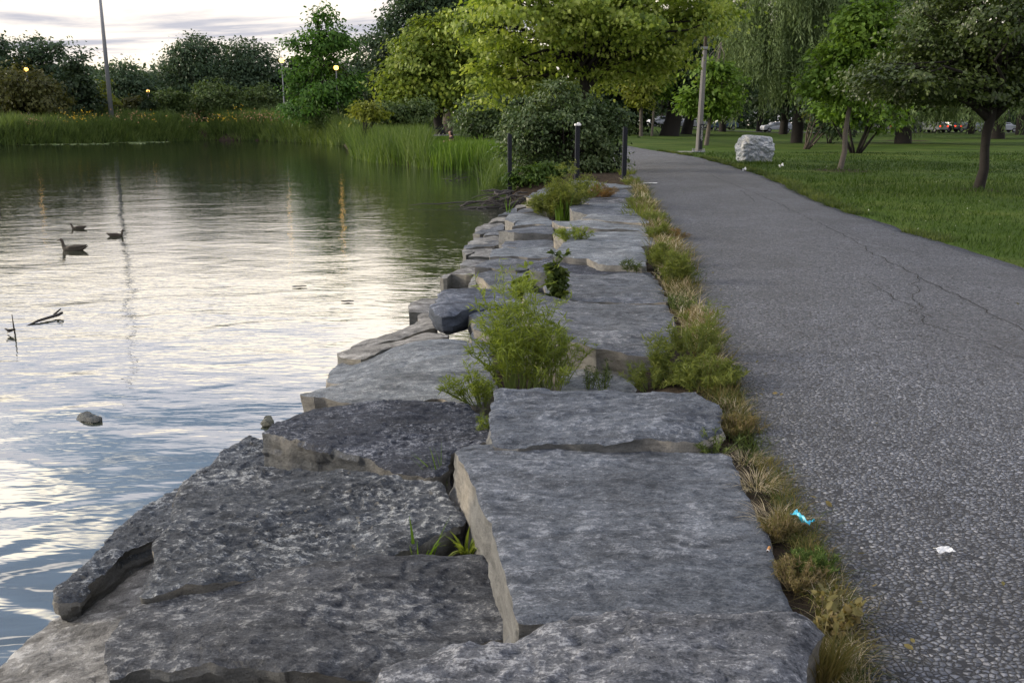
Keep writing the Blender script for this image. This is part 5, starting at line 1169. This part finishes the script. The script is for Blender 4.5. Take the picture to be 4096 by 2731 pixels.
weed('green_mat_weed', 'low bright green mat weed on the gravel side below the blue wrapper', at_z(1868, 1300, .0), .06, .08, 40, 'herb', 426, ls=.018, per=22, side=4, group=WG)
weed('brown_mat_weed', 'brown dried mat weed beside the largest flat slab near the cigarette butt', at_z(1835, 1325, .0), .06, .09, 46, 'drygreen', 427, ls=.016, per=22, side=4, smat='dry_stem', group=WG)
weed('brown_mat_weed', 'greenish brown mat weed just below the straw tufts', at_z(1790, 1215, .0), .06, .08, 36, 'drygreen', 428, ls=.02, per=22, side=3, smat='dry_stem', group=WG)
weed('brown_mat_weed', 'withered weed mat above the straw tufts at the slab corner', at_z(1700, 985, .0), .07, .12, 36, 'drygreen', 429, ls=.025, per=22, side=3, smat='dry_stem', group=WG)
weed('broad_weed', 'red stemmed weed with yellowing leaves spreading onto the gravel', at_z(1895, 1415, .0), .07, .12, 14, 'drygreen', 430, ls=.03, lw='oval', per=12, side=2, smat='dry_stem', group=WG)
tuft('straw_tuft', 'upper pale dry straw tuft at the path edge', at_z(1740, 1105, 0), 260, .055, .0026, 'straw', 440, rad=.075, lean=1.5, bend=1.5, group='dry straw tufts on the path edge')
tuft('straw_tuft', 'lower pale dry straw tuft beside the blue wrapper', at_z(1785, 1185, 0), 280, .055, .0026, 'straw', 441, rad=.0755, lean=1.5, bend=1.5, group='dry straw tufts on the path edge')
tuft('straw_tuft', 'small dry straw tuft above the pale ones, by the slab corner', at_z(1715, 1045, 0), 200, .045, .0024, 'straw', 442, rad=.075, lean=1.5, bend=1.5, group='dry straw tufts on the path edge')
tuft('olive_tuft', 'olive grass tuft with yellow tips at the bottom right of the stones', at_z(1890, 1545, 0), 300, .14, .0042, 'drygreen', 443, rad=.04, lean=.55, bend=.7)
tuft('grass_sprig', 'two long green blades in the crack of the big rough slab', at_z(972, 1275, -.2), 8, .16, .012, 'iris', 444, rad=.05, lean=.7, bend=.7)
tuft('rosette_plant', 'small rosette of green leaves tucked against the largest flat slab', at_z(1075, 1255, -.2), 26, .10, .016, 'weed', 445, rad=.03, lean=.9, bend=1.2)
tuft('grass_sprig', 'thin green grass blades in the corner behind the largest flat slab', at_z(1010, 1105, -.22), 12, .2, .010, 'iris', 446, rad=.04, lean=.4, bend=.5, leanv=(-.3, 0))
tuft('iris_plant', 'clump of upright sword leaves beside the raised tan fronted block', at_z(1295, 505, -.15), 40, .45, .03, 'iris', 447, rad=.12, lean=.2, bend=.4)
tuft('grass_sprig', 'single green blade standing at the water line', at_z(1168, 492, -.5), 5, .45, .03, 'iris', 448, rad=.03, lean=.3, bend=.3)
for x, y, s, lab in ((1465, 483, 449, 'grass tuft on the path edge by the raised block'), (1440, 400, 450, 'grass tuft at the foot of the right black post'), (1470, 500, 451, 'lower grass tuft on the path edge by the thin pale strip')):
    tuft('grass_tuft', lab, at_z(x, y, 0), 160, .2, .014, 'weed2', s, rad=.22, lean=.8, bend=.8)
# thin litter of dry and green blades in the joint all along the path edge
for nm, mt, n, sd_, lb in (('verge_grass', 'drygreen', 11000, 71, 'thin strip of half dry grass in the joint between stones and path'), ('verge_straw', 'straw', 3600, 72, 'bleached straw scattered in the joint between stones and path'), ('verge_herbs', 'weed_dark', 5200, 73, 'small dark green herbs in the joint between stones and path')):
    rng = np.random.default_rng(sd_)
    yy = 1.0 * (22 / 1.0) ** rng.random(n * 2)
    yy = yy[fbm(np.stack([yy * 2.2, yy * 0, yy * 0 + sd_], 1), sd_, 3) > -.15][:n]; n = len(yy)
    xx = xl(yy) + rng.normal(-.04, .036, n) * np.clip(yy / 4, .75, 2.0)
    V, F = blades(np.c_[xx, yy, np.full(n, -.03)], (.045 + .04 * rng.random(n)) * np.clip(yy / 4, .8, 2), .0032 * np.clip(yy / 3, .8, 4), rng.normal(0, 1.0, (n, 2)), rng.random(n), rng, 3)
    tag(link_mesh(nm, np_mesh(nm, V, F), M[mt]), lb, 'grass', kind='stuff')

# ------------------------------------------------------------------ built things
def box_post(label, x, y, ytop, z0, wdt=.105, cap=False, mat='post', name='timber_post', group='black posts in front of the dogwood bush', rz=0.1):
    b_ = at_z(x, y, z0); tp = at_y(x, ytop, b_[1]); h = tp[2] - z0
    root = empty(name, b_, rz); tag(root, label, 'post', group)
    mb = MB(); mb.box((0, 0, h / 2 - .2), (wdt, wdt, h + .4)); mb.build('shaft', M[mat], root, bevel=.008)
    if cap:
        c_ = MB(); c_.box((0, 0, h + .012), (wdt + .04, wdt + .04, .05)); c_.box((.02, .01, h + .05), (wdt * .6, wdt * .6, .03)); c_.build('cap', M['white_paint'], root, bevel=.012)
    else:
        c_ = MB(); c_.box((-wdt * .22, 0, h + .012), (wdt * .5, wdt * .96, .03)); c_.build('weathered_top', M[mat], root, bevel=.006)
    return root
box_post('black post at the water side standing in the driftwood', 1171, 432, 309, -.32)
box_post('black post with a white painted cap in front of the dogwood bush', 1325, 412, 288, 0, cap=True)
box_post('black post at the edge of the footpath', 1433, 410, 294, 0)
box_post('shorter black post just behind the one at the path edge', 1419, 393, 330, 0)

# white boulder on the lawn
bm = bmesh.new(); bmesh.ops.create_icosphere(bm, subdivisions=6, radius=1)
V = np.array([v.co[:] for v in bm.verts]); s_ = np.max(np.abs(V) ** 9.0, axis=1); pn = (np.sum(np.abs(V) ** 9.0, axis=1)) ** (1 / 9.0); V = V / pn[:, None]
b0 = at_z(1731, 372, 0); sc_ = b0[1] / cp / (FN / D); hw_ = 34 * sc_; hh_ = 58 * sc_
top_k = 1 + .0 * V[:, 2]
P0 = V.copy()
V = V * np.array([hw_, hw_ * .85, hh_ / 2])
V[:, 0] += np.where(P0[:, 0] < 0, 1, 0) * .16 * np.clip(P0[:, 2] - .1, 0, 1) * np.abs(P0[:, 0]) + np.where(P0[:, 0] < 0, 1, 0) * .14 * np.clip(-P0[:, 2] - .45, 0, 1) * np.abs(P0[:, 0])
V[:, 2] -= .03 * np.clip(P0[:, 2], 0, 1) * P0[:, 0]
nrmv = unit(np.sign(P0) * np.abs(P0) ** 6)
fac_ = fbm(V * 2.4, 301, 3, .5); rid = np.abs(fbm(V * np.array([3.4, 3.4, 3.0]), 305, 5, .6)); cut = np.round(fbm(V * np.array([2.2, 2.2, 3.0]) + 9, 309, 2) * 2.2) / 2.2
side_ = np.clip(1.08 - np.abs(nrmv[:, 2]), .10, 1)
V = V + nrmv * ((.05 * fac_ + .13 * (rid - .25) + .05 * cut) * side_)[:, None]
V[:, 2] += hh_ / 2 - .03
for v, p in zip(bm.verts, V): v.co = p
me = bpy.data.meshes.new('boulder'); bm.to_mesh(me); bm.free()
o = link_mesh('boulder', me, M['boulder']); o.location = b0.tolist(); o['kind'] = 'thing'
tag(o, 'big white squared boulder with a flat top, alone on the lawn', 'boulder')
tuft('long_grass', 'longer grass growing round the foot of the white boulder', at_z(1740, 375, 0), 600, .16, .014, 'lawn_blade', 452, rad=.75, lean=.6, bend=.6)['kind'] = 'stuff'

# utility pole
b0 = at_z(1604, 350, 0); Yp = b0[1]
root = empty('utility_pole', b0); tag(root, 'tapered concrete utility pole beside the footpath', 'utility pole')
def ppole(y): return at_y(1604 + (350 - y) * .063, y, Yp) - b0
ta = ppole(108); tb_ = ppole(-120)
mb = MB(); mb.tube([(0, 0, 0), ta], [.15, .105], 8); mb.build('shaft', M['concrete'], root)
mb = MB(); mb.tube([ta - (0, 0, .5), tb_], [.075, .065], 10); mb.build('upper_pole', M['bark'], root, sm=True)
mb = MB(); mb.box((ta[0], -.02, ta[2] - .05), (.34, .26, .1)); mb.build('bracket', M['steel'], root)
mb = MB(); mb.box((0, 0, .03), (.56, .5, .06)); mb.build('base_plate', M['steel'], root, bevel=.01)
for sx in (-1, 1):
    for sy in (-1, 1):
        mb = MB(); mb.tube([(sx * .23, sy * .2, .06), (sx * .23, sy * .2, .17)], .028, 6); mb.build('anchor_bolt', M['steel'], root)
mb = MB(); mb.box((.075, -.160, .72), (.15, .012, 1.15)); mb.build('access_panel', M['black'], root)
gp = MB()       # the white scrawl on the panel
for P in ([(.04, 1.18), (.10, 1.22), (.12, 1.12), (.06, 1.08), (.11, 1.02), (.05, .98)], [(.05, .94), (.11, .96), (.08, .88), (.12, .84), (.05, .82)], [(.06, .78), (.12, .80), (.11, .70), (.05, .68), (.07, .75)], [(.05, .62), (.10, .66), (.12, .58), (.08, .54)]):
    gp.tube([(x, -.168, z) for x, z in P], .0095, 5)
gp.build('white_scrawl', M['white_paint'], [o for o in root.children if o.name.startswith('access_panel')][0])
o = MB(); o.box((-.62, .05, .012), (.62, .5, .06)); tag(o.build('concrete_pad', M['pad'], bevel=.01), 'pale concrete pad left of the utility pole foot', 'concrete pad')
COL.objects[-1].location = b0.tolist() if False else COL.objects[-1].location
bpy.data.objects['concrete_pad'].location = b0.tolist()

# light mast and globe lamps across the pond
b0 = gbase(258, 106)
root = empty('light_mast', b0); tag(root, 'very tall grey light mast rising out of the picture beyond the pond', 'light mast')
mb = MB(); mb.tube([(0, 0, -.3), (0, 0, 24)], [.27, .11], 12); mb.build('shaft', M['steel'], root, sm=True)
mb = MB(); mb.lathe((0, 0, 0), [(.45, -.1), (.45, .08), (.33, .1), (.33, .5), (.27, .52)], 12); mb.build('base', M['steel'], root)
def lamp(x, y, Y, r, label, raw=False):
    Y = Y if raw else farY(x, Y); g_ = at_y(x, y, Y); z0 = gz(g_[0], Y); root = empty('street_lamp', (g_[0], Y, z0)); tag(root, label, 'street lamp', 'lit globe lamps beyond the pond')
    h = g_[2] - z0
    mb = MB(); mb.tube([(0, 0, -.2), (0, 0, h - r)], [.10, .065], 10); mb.lathe((0, 0, 0), [(.2, -.1), (.2, .5), (.12, .6), (.1, .62)], 12); mb.build('pole', M['lamp_steel'], root, sm=False)
    mb = MB(); mb.lathe((0, 0, h), [(r * math.sin(t), -r * math.cos(t)) for t in np.linspace(.35, math.pi - .75, 14)], 18); mb.build('globe', M['globe'], root, sm=True)
    mb = MB(); mb.lathe((0, 0, h), [(r * .72, r * .73), (r * .6, r * .95), (r * .15, r * 1.12), (r * .08, r * 1.9), (.01, r * 2.0)], 14); mb.build('cap', M['lamp_steel'], root)
    mb = MB(); mb.lathe((0, 0, h), [(r * .25, -r * 1.25), (r * .42, -r * .92), (r * .3, -r * .9)], 14); mb.build('collar', M['lamp_steel'], root)
lamp(647, 139, 94, .31, 'amber globe lamp on a pale pole between the dark domed tree and the oak')
lamp(60, 160, 99, .21, 'amber globe lamp shining through leaves at the far left')
lamp(772, 156, 97.6, .24, 'small amber lamp glowing inside the young oak crown', True)
lamp(340, 210, 116, .2, 'faint amber lamp near the thin dark tree right of the mast')
lamp(721, 213, 125, .2, 'tiny orange lamp low behind the young oak')

# road with cars behind the lawn
xs = np.linspace(-150, 190, 171); V = []
for yo in (-4.5, -1.5, 1.5, 4.5):
    yy_ = 142 + yo + 0 * xs; V.append(np.c_[xs, yy_, ground_z(xs, yy_)[0] + .05])
V = np.vstack(V); ii = np.arange(4 * 171).reshape(4, 171)
F = np.stack([ii[:-1, :-1].ravel(), ii[:-1, 1:].ravel(), ii[1:, 1:].ravel(), ii[1:, :-1].ravel()], 1)
M['road'] = plain('grey_asphalt', (0.07, 0.072, 0.078), .9, var=.2, scale=2)
tag(link_mesh('road', np_mesh('road', V, F, True), M['road']), 'grey road behind the lawn', kind='structure')
def make_car(paint, lit):
    root = empty('parked_car', (0, 0, 0))
    prof = [(-2.2, .35), (-2.25, .75), (-2.1, .98), (-1.25, 1.05), (-.75, 1.45), (.75, 1.5), (1.75, 1.42), (2.1, 1.0), (2.25, .9), (2.25, .4)]
    bm = bmesh.new()
    A = [bm.verts.new((x, -.88 + (.14 if z > 1.1 else 0), z)) for x, z in prof]; B = [bm.verts.new((x, .88 - (.14 if z > 1.1 else 0), z)) for x, z in prof]
    n_ = len(prof)
    for i in range(n_): bm.faces.new((A[i], A[(i + 1) % n_], B[(i + 1) % n_], B[i]))
    bm.faces.new(A[::-1]); bm.faces.new(B); bmesh.ops.recalc_face_normals(bm, faces=bm.faces)
    bmesh.ops.bevel(bm, geom=list(bm.edges), offset=.05, segments=2, affect='EDGES')
    me = bpy.data.meshes.new('body'); bm.to_mesh(me); bm.free(); link_mesh('body', me, M[paint], root)
    for s in (-1, 1):
        w_ = MB(); y_ = s * .835
        w_.add([(-1.0, y_ + s * .03, 1.06), (.5, y_ + s * .03, 1.06), (.5, y_ - s * .06, 1.42), (-.68, y_ - s * .06, 1.40), (-1.0, y_ + s * .01, 1.06), (.5, y_ + s * .01, 1.06), (.5, y_ - s * .08, 1.42), (-.68, y_ - s * .08, 1.40)], [(0, 1, 2, 3), (4, 7, 6, 5), (0, 4, 5, 1), (1, 5, 6, 2), (2, 6, 7, 3), (3, 7, 4, 0)])
        w_.add([(.58, y_ + s * .03, 1.06), (1.75, y_ + s * .03, 1.06), (1.6, y_ - s * .06, 1.38), (.58, y_ - s * .06, 1.42), (.58, y_, 1.06), (1.75, y_, 1.06), (1.6, y_ - s * .08, 1.38), (.58, y_ - s * .08, 1.42)], [(0, 1, 2, 3), (4, 7, 6, 5), (0, 4, 5, 1), (1, 5, 6, 2), (2, 6, 7, 3), (3, 7, 4, 0)])
        w_.build('side_window', M['glass_car'], root)
        t_ = MB(); t_.box((2.25, s * .68, .88), (.06, .26, .2)); t_.build('tail_light', M['tail' if lit else 'tail_off'], root)
        h_ = MB(); h_.box((-2.22, s * .62, .72), (.06, .3, .14)); h_.build('headlight', M['white_paint'], root)
        for x in (-1.4, 1.4):
            q = MB(); q.tube([(x, s * .72, .33), (x, s * .92, .33)], .33, 18); wh = q.build('wheel', M['tyre'], root)
            q = MB(); q.tube([(x, s * .9, .33), (x, s * .935, .33)], .19, 14); q.build('rim', M['steel'], wh)
    q = MB(); q.add([(1.83, -.66, 1.36), (1.83, .66, 1.36), (2.09, .72, 1.06), (2.09, -.72, 1.06), (1.8, -.66, 1.34), (1.8, .66, 1.34), (2.05, .72, 1.05), (2.05, -.72, 1.05)], [(0, 1, 2, 3), (4, 7, 6, 5), (0, 4, 5, 1), (1, 5, 6, 2), (2, 6, 7, 3), (3, 7, 4, 0)]); q.build('rear_window', M['glass_car'], root)
    q = MB(); q.add([(-1.27, -.7, 1.08), (-1.27, .7, 1.08), (-.82, .66, 1.42), (-.82, -.66, 1.42), (-1.24, -.7, 1.06), (-1.24, .7, 1.06), (-.79, .66, 1.4), (-.79, -.66, 1.4)], [(0, 1, 2, 3), (4, 7, 6, 5), (0, 4, 5, 1), (1, 5, 6, 2), (2, 6, 7, 3), (3, 7, 4, 0)]); q.build('windscreen', M['glass_car'], root)
    return root
def copy_tree(o, parent=None):
    c_ = o.copy(); COL.objects.link(c_)
    if parent is not None: c_.parent = parent
    for ch in list(o.children): copy_tree(ch, c_)
    return c_
protos = {}
for x, Yc, rz, paint, lit, lab in ((2113, 141, 15, 'car_dark', False, 'dark car left of the pale car with red lights, behind the lawn'), (2142, 139, -70, 'car_silver', True, 'pale car seen from behind with glowing red tail lights'),
                                 (2170, 140, -60, 'car_dark', True, 'dark car with a red light just right of the pale one'), (2027, 141, -62, 'car_dark', True, 'car with one red light glimpsed left of the hanging willow strands'),
                                 (2265, 138, 4, 'car_silver', False, 'silver car between the double trunk and the right edge'), (2303, 140, 178, 'car_white', False, 'white car at the far right behind the hawthorn'), (2225, 140, 0, 'car_silver', False, 'silver car left of the double trunk willow'),
                                 (1784, 140, 5, 'car_white', False, 'white car glimpsed under the first willow'), (1522, 140, 8, 'car_white', False, 'white car glimpsed right of the thinner forked sapling'), (1595, 141, 182, 'car_white', False, 'white car glimpsed left of the utility pole'), (1660, 141, 3, 'car_blue', False, 'blue car glimpsed right of the utility pole'),
                                 (285, 136, 4, 'car_white', False, 'white car behind the reeds by the light mast'), (342, 137, 182, 'car_silver', False, 'silver car behind the reeds under the faint lamp'), (390, 136, 0, 'car_white', False, 'white car behind the reeds near the small bushy trees'),
                                 (985, 137, 4, 'car_white', False, 'white car left of the rounded maple trunk'), (1052, 138, 182, 'car_blue', False, 'blue car right of the rounded maple trunk')):
    key_ = (paint, lit)
    if key_ not in protos: o = protos[key_] = make_car(paint, lit)
    else: o = copy_tree(protos[key_])
    p = at_y(x, 285, Yc); o.location = (p[0], Yc, gz(p[0], Yc) + .06); o.rotation_euler = (0, 0, R(rz))
    tag(o, lab, 'car', 'cars on the road behind the park')

# low timber rail fence and a seated person beyond the reeds
Yf = 73.0; zf = gz(at_y(990, 300, Yf)[0], Yf)
c0 = at_y(991, 300, Yf)
root = empty('rail_fence', (c0[0], Yf, zf)); tag(root, 'low dark timber rail fence beyond the reeds', 'fence')
xs = [(x - 991) / (FN / D) * Yf for x in (940, 968, 991, 1016)]
for x in xs:
    mb = MB(); mb.box((x, 0, .36), (.14, .14, .85)); mb.build('post', M['post'], root, bevel=.015)
for a_, b_ in zip(xs[:-1], xs[1:]):
    mb = MB(); mb.box(((a_ + b_) / 2, .01, .52), (b_ - a_ - .14, .07, .12)); mb.build('rail', M['post'], root)

def skin_body(name, joints, edges, mat, parent=None, sub=2):
    me = bpy.data.meshes.new(name); me.from_pydata([j[:3] for j in joints], edges, []); o = link_mesh(name, me, mat, parent)
    md = o.modifiers.new('skin', 'SKIN'); md.use_smooth_shade = True
    lay = me.skin_vertices[0].data
    for i, j in enumerate(joints):
        lay[i].radius = (j[3], j[4] if len(j) > 4 else j[3]); lay[i].use_root = (i == 0)
    s = o.modifiers.new('sub', 'SUBSURF'); s.levels = sub; s.render_levels = sub
    return o
b0 = at_y(1038, 300, 50.0); b0[2] = gz(b0[0], 50.0)
# person sitting on the bank, seen in half profile facing left
pr = empty('person', b0, R(10)); tag(pr, 'person with dark hair in a dark top sitting on the bank beyond the reeds', 'person')
J = [(0, 0, .14, .15, .13), (0, 0, .30, .14, .11), (-.03, 0, .46, .16, .11), (-.05, 0, .56, .10, .08), (-.07, 0, .64, .05), (-.09, 0, .70, .065, .075), (-.11, 0, .79, .085, .095), (-.11, 0, .87, .06, .06),
     (-.05, .18, .53, .055), (-.10, .25, .32, .042), (-.30, .18, .30, .034), (-.39, .15, .33, .026),
     (-.05, -.18, .53, .055), (-.12, -.24, .33, .042), (-.32, -.14, .34, .034), (-.40, -.10, .37, .026),
     (-.04, .10, .12, .10), (-.42, .16, .34, .065), (-.62, .15, .05, .045), (-.74, .16, .03, .035),
     (-.04, -.10, .12, .10), (-.42, -.14, .36, .065), (-.60, -.14, .05, .045), (-.73, -.15, .03, .035)]
E = [(0, 1), (1, 2), (2, 3), (3, 4), (4, 5), (5, 6), (6, 7), (3, 8), (8, 9), (9, 10), (10, 11), (3, 12), (12, 13), (13, 14), (14, 15), (0, 16), (16, 17), (17, 18), (18, 19), (0, 20), (20, 21), (21, 22), (22, 23)]
skin_body('body', J, E, M['skin'], pr)
skin_body('shirt', [(0, 0, .13, .165, .145), (0, 0, .30, .155, .125), (-.03, 0, .46, .175, .125), (-.05, 0, .565, .105, .085), (-.05, .19, .53, .07), (-.09, .235, .40, .055), (-.05, -.19, .53, .07), (-.10, -.23, .40, .055)], [(0, 1), (1, 2), (2, 3), (3, 4), (4, 5), (3, 6), (6, 7)], M['shirt'], pr)
skin_body('shorts', [(0, 0, .12, .165, .15), (-.05, .10, .13, .115), (-.30, .14, .27, .085), (-.05, -.10, .13, .115), (-.30, -.13, .28, .085)], [(0, 1), (1, 2), (0, 3), (3, 4)], M['shorts'], pr)
skin_body('hair', [(-.07, 0, .86, .095, .10), (-.04, 0, .78, .095, .10), (-.01, .0, .68, .07, .085), (.0, 0, .58, .06, .08)], [(0, 1), (1, 2), (2, 3)], M['hair'], pr)

# ducks
def duck(label, x, y, rz, L, headup=1.0):
    b_ = at_z(x, y, WATER); root = empty('duck', b_, rz); tag(root, label, 'duck', 'ducks swimming on the pond')
    s = L
    # spine: tail tip -> body -> breast -> neck -> head (facing +X)
    P = [(-.52, 0, .15), (-.44, 0, .115), (-.30, 0, .075), (-.08, 0, .05), (.14, 0, .045), (.27, 0, .07), (.315, 0, .15), (.325, 0, .22 * headup), (.345, 0, .275 * headup), (.385, 0, .30 * headup), (.425, 0, .295 * headup)]
    Wd = [.012, .05, .105, .145, .135, .095, .055, .042, .052, .058, .028]
    Hh = [.010, .03, .085, .115, .110, .090, .06, .045, .052, .052, .028]
    n_ = 14; V = []; F = []
    for i, p in enumerate(P):
        d = np.array(P[min(i + 1, len(P) - 1)]) - np.array(P[max(i - 1, 0)]); d /= np.linalg.norm(d); up = np.array([-d[2], 0, d[0]])
        for k in range(n_):
            t_ = 2 * math.pi * k / n_; V.append((np.array(p) + np.array([0, 1, 0]) * Wd[i] * math.cos(t_) + up * Hh[i] * math.sin(t_)) * s)
    for i in range(len(P) - 1):
        for k in range(n_): F.append((i * n_ + k, i * n_ + (k + 1) % n_, (i + 1) * n_ + (k + 1) % n_, (i + 1) * n_ + k))
    F.append(tuple(range(n_))[::-1]); F.append(tuple(range((len(P) - 1) * n_, len(P) * n_)))
    mb = MB(); mb.add(V, F); mb.build('body', M['duck'], root, sm=True)
    mb = MB(); mb.tube([np.array(q) * s for q in ((.42, 0, .288 * headup), (.47, 0, .278 * headup), (.515, 0, .272 * headup))], [.026 * s, .022 * s, .014 * s], 8); mb.build('bill', M['duck_bill'], root, sm=True)
    for sy in (-1, 1):      # folded wings with tips crossing over the rump
        Wp = [(.16, sy * .10, .10), (.0, sy * .125, .125), (-.22, sy * .10, .13), (-.42, sy * .035, .165), (-.50, sy * .015, .20)]
        mb = MB(); mb.tube([np.array(q) * s for q in Wp], [.03 * s, .06 * s, .05 * s, .025 * s, .005 * s], 8); mb.build('wing', M['duck'], root, sm=True)
duck('duck nearest the viewer with its neck stretched up, facing left', 168, 575, R(176), .50, 1.15)
duck('duck at the back of the trio, facing left with its head low', 179, 526, R(184), .34, .95)
duck('duck on the right of the trio, facing right', 267, 543, R(4), .34, 1.1)
duck('duck cut off by the left edge of the picture', -14, 489, R(10), .40)
# floating branch, upright twig, leaves
p0_, p1_ = at_z(56, 749, WATER), at_z(135, 729, WATER)
mb = MB(); mb.tube([p0_ + (0, 0, -.01), p0_ * .6 + p1_ * .4 + (0, 0, .02), p1_ + (0, 0, .03), p1_ + (.04, .02, .05)], [.006, .013, .016, .012], 8); mb.tube([p1_ - (.05, 0, -.03), p1_ + (.02, .03, .09)], [.012, .006], 6)
tag(mb.build('branch', M['wood_wet'], sm=True), 'dark wet branch floating on the open water', 'branch')
q0 = at_z(36, 768, WATER)
mb = MB(); mb.tube([q0 - (0, 0, .1), q0 + (-.01, 0, .08), q0 + (-.012, 0, .20)], [.008, .007, .004], 6); mb.tube([q0 + (0, 0, .05), q0 + (-.07, 0, .04), q0 + (-.10, 0, .06)], [.010, .014, .006], 6); mb.tube([q0 + (-.03, 0, .04), q0 + (-.1, .03, .01)], [.01, .004], 6)
tag(mb.build('twig', M['wood_wet'], sm=True), 'upright black twig sticking out of the water by the floating branch', 'twig')
def floatleaf(label, x, y, s, rz):
    b_ = at_z(x, y, WATER + .012); a_ = np.linspace(0, 2 * math.pi, 13)[:-1]
    rim = [(s * math.cos(t_) * (1 + .2 * math.cos(2 * t_)), s * .45 * math.sin(t_), .02 * s * math.sin(3 * t_) + .1 * s) for t_ in a_]
    mb = MB(); mb.add([(0, 0, 0)] + rim, [(0, i + 1, (i + 1) % 12 + 1) for i in range(12)]); o = mb.build('floating_leaf', M['wood_wet']); o.location = b_.tolist(); o.rotation_euler = (0, 0, rz)
    sd2 = o.modifiers.new('thick', 'SOLIDIFY'); sd2.thickness = .006
    tag(o, label, 'leaf')
floatleaf('dark leaf floating in the middle of the bright water', 688, 658, .075, .2)
floatleaf('smaller dark leaf floating right of the bright water leaf', 798, 692, .06, .1)
# driftwood roots under the left post
rng = np.random.default_rng(60); c0 = at_z(1165, 462, -.55)
mb = MB()
for i in range(70):
    a_ = np.array([rng.normal(-.02, .38), rng.normal(0, .28), rng.uniform(-.1, .28)]); a_[2] -= abs(a_[0]) * .25
    d = np.array([rng.normal(-.25, .45), rng.normal(-.1, .25), rng.normal(-.08, .08)])
    P = bez(c0 + a_, c0 + a_ + d, rng.uniform(-.05, .12), rng, 6, .02); r_ = rng.uniform(.012, .032); mb.tube(P, [r_, r_, r_ * .9, r_ * .8, r_ * .6, r_ * .3], 6)
tag(mb.build('root_tangle', M['drift'], sm=True), 'tangle of grey driftwood roots at the foot of the left black post', 'driftwood')
mb = MB(); rng = np.random.default_rng(61); c0 = at_z(1060, 415, WATER)
for i in range(9):
    P = bez(c0 + (rng.uniform(-.6, .6), rng.uniform(-.3, .3), -.03), c0 + (rng.uniform(-.9, .9), rng.uniform(-.4, .4), rng.uniform(.05, .3)), .08, rng, 5, .03); mb.tube(P, [.012, .011, .009, .007, .003], 5)
tag(mb.build('dead_twigs', M['drift'], sm=True), 'dead twigs poking out of the water in front of the reed bed', 'twigs')
# litter
def crumple(name, label, pos, w_, l_, mat, seed, cat, rz=0, lift=.012):
    rng = np.random.default_rng(seed); n_ = 9; V = []; F = []
    for i in range(n_):
        for j in range(n_):
            x, y = (i / (n_ - 1) - .5), (j / (n_ - 1) - .5)
            V.append((x * w_ + rng.normal(0, .02 * w_), y * l_ + rng.normal(0, .02 * l_), lift * (1 + 1.4 * math.sin(5 * x + seed) * math.cos(4 * y) + rng.normal(0, .25))))
    for i in range(n_ - 1):
        for j in range(n_ - 1): F.append((i * n_ + j, (i + 1) * n_ + j, (i + 1) * n_ + j + 1, i * n_ + j + 1))
    mb = MB(); mb.add(V, F); o = mb.build(name, M[mat]); o.location = [float(v) for v in pos]; o.rotation_euler = (0, 0, rz)
    sd2 = o.modifiers.new('thick', 'SOLIDIFY'); sd2.thickness = .001
    return tag(o, label, cat)
crumple('plastic_wrapper', 'torn turquoise plastic wrapper at the path edge', at_z(1842, 1197, .02), .028, .085, 'blue', 3, 'litter', R(25), .014)
crumple('paper_scrap', 'flat whitish scrap lying on the gravel at the lower right', at_z(2168, 1264, .022), .055, .035, 'paper', 4, 'litter', .1, .004)
crumple('paper_scrap', 'white paper scrap on the far part of the path', at_z(1493, 421, .025), .30, .10, 'paper', 5, 'litter', 0, .006)
crumple('paper_scrap', 'white litter on the grass right of the boulder', at_z(1794, 384, .03), .12, .12, 'paper', 6, 'litter', 0, .05)
crumple('paper_scrap', 'white litter on the grass in front of the boulder', at_z(1710, 392, .03), .10, .08, 'paper', 7, 'litter', 0, .04)
c0 = at_z(1766, 1259, .018)
root = empty('cigarette_butt', c0, R(65)); tag(root, 'orange cigarette butt lying on the largest flat slab', 'cigarette butt')
mb = MB(); mb.tube([(-.016, 0, 0), (.010, 0, 0)], .0042, 12); mb.build('filter', M['filter'], root, sm=False)
mb = MB(); mb.tube([(-.021, 0, 0), (-.0161, 0, 0)], .0041, 12); mb.build('paper_end', M['paper'], root)
mb = MB(); mb.tube([(-.024, .001, 0), (-.0211, 0, 0)], [.0028, .0038], 10); mb.build('burnt_tip', M['ash'], root)
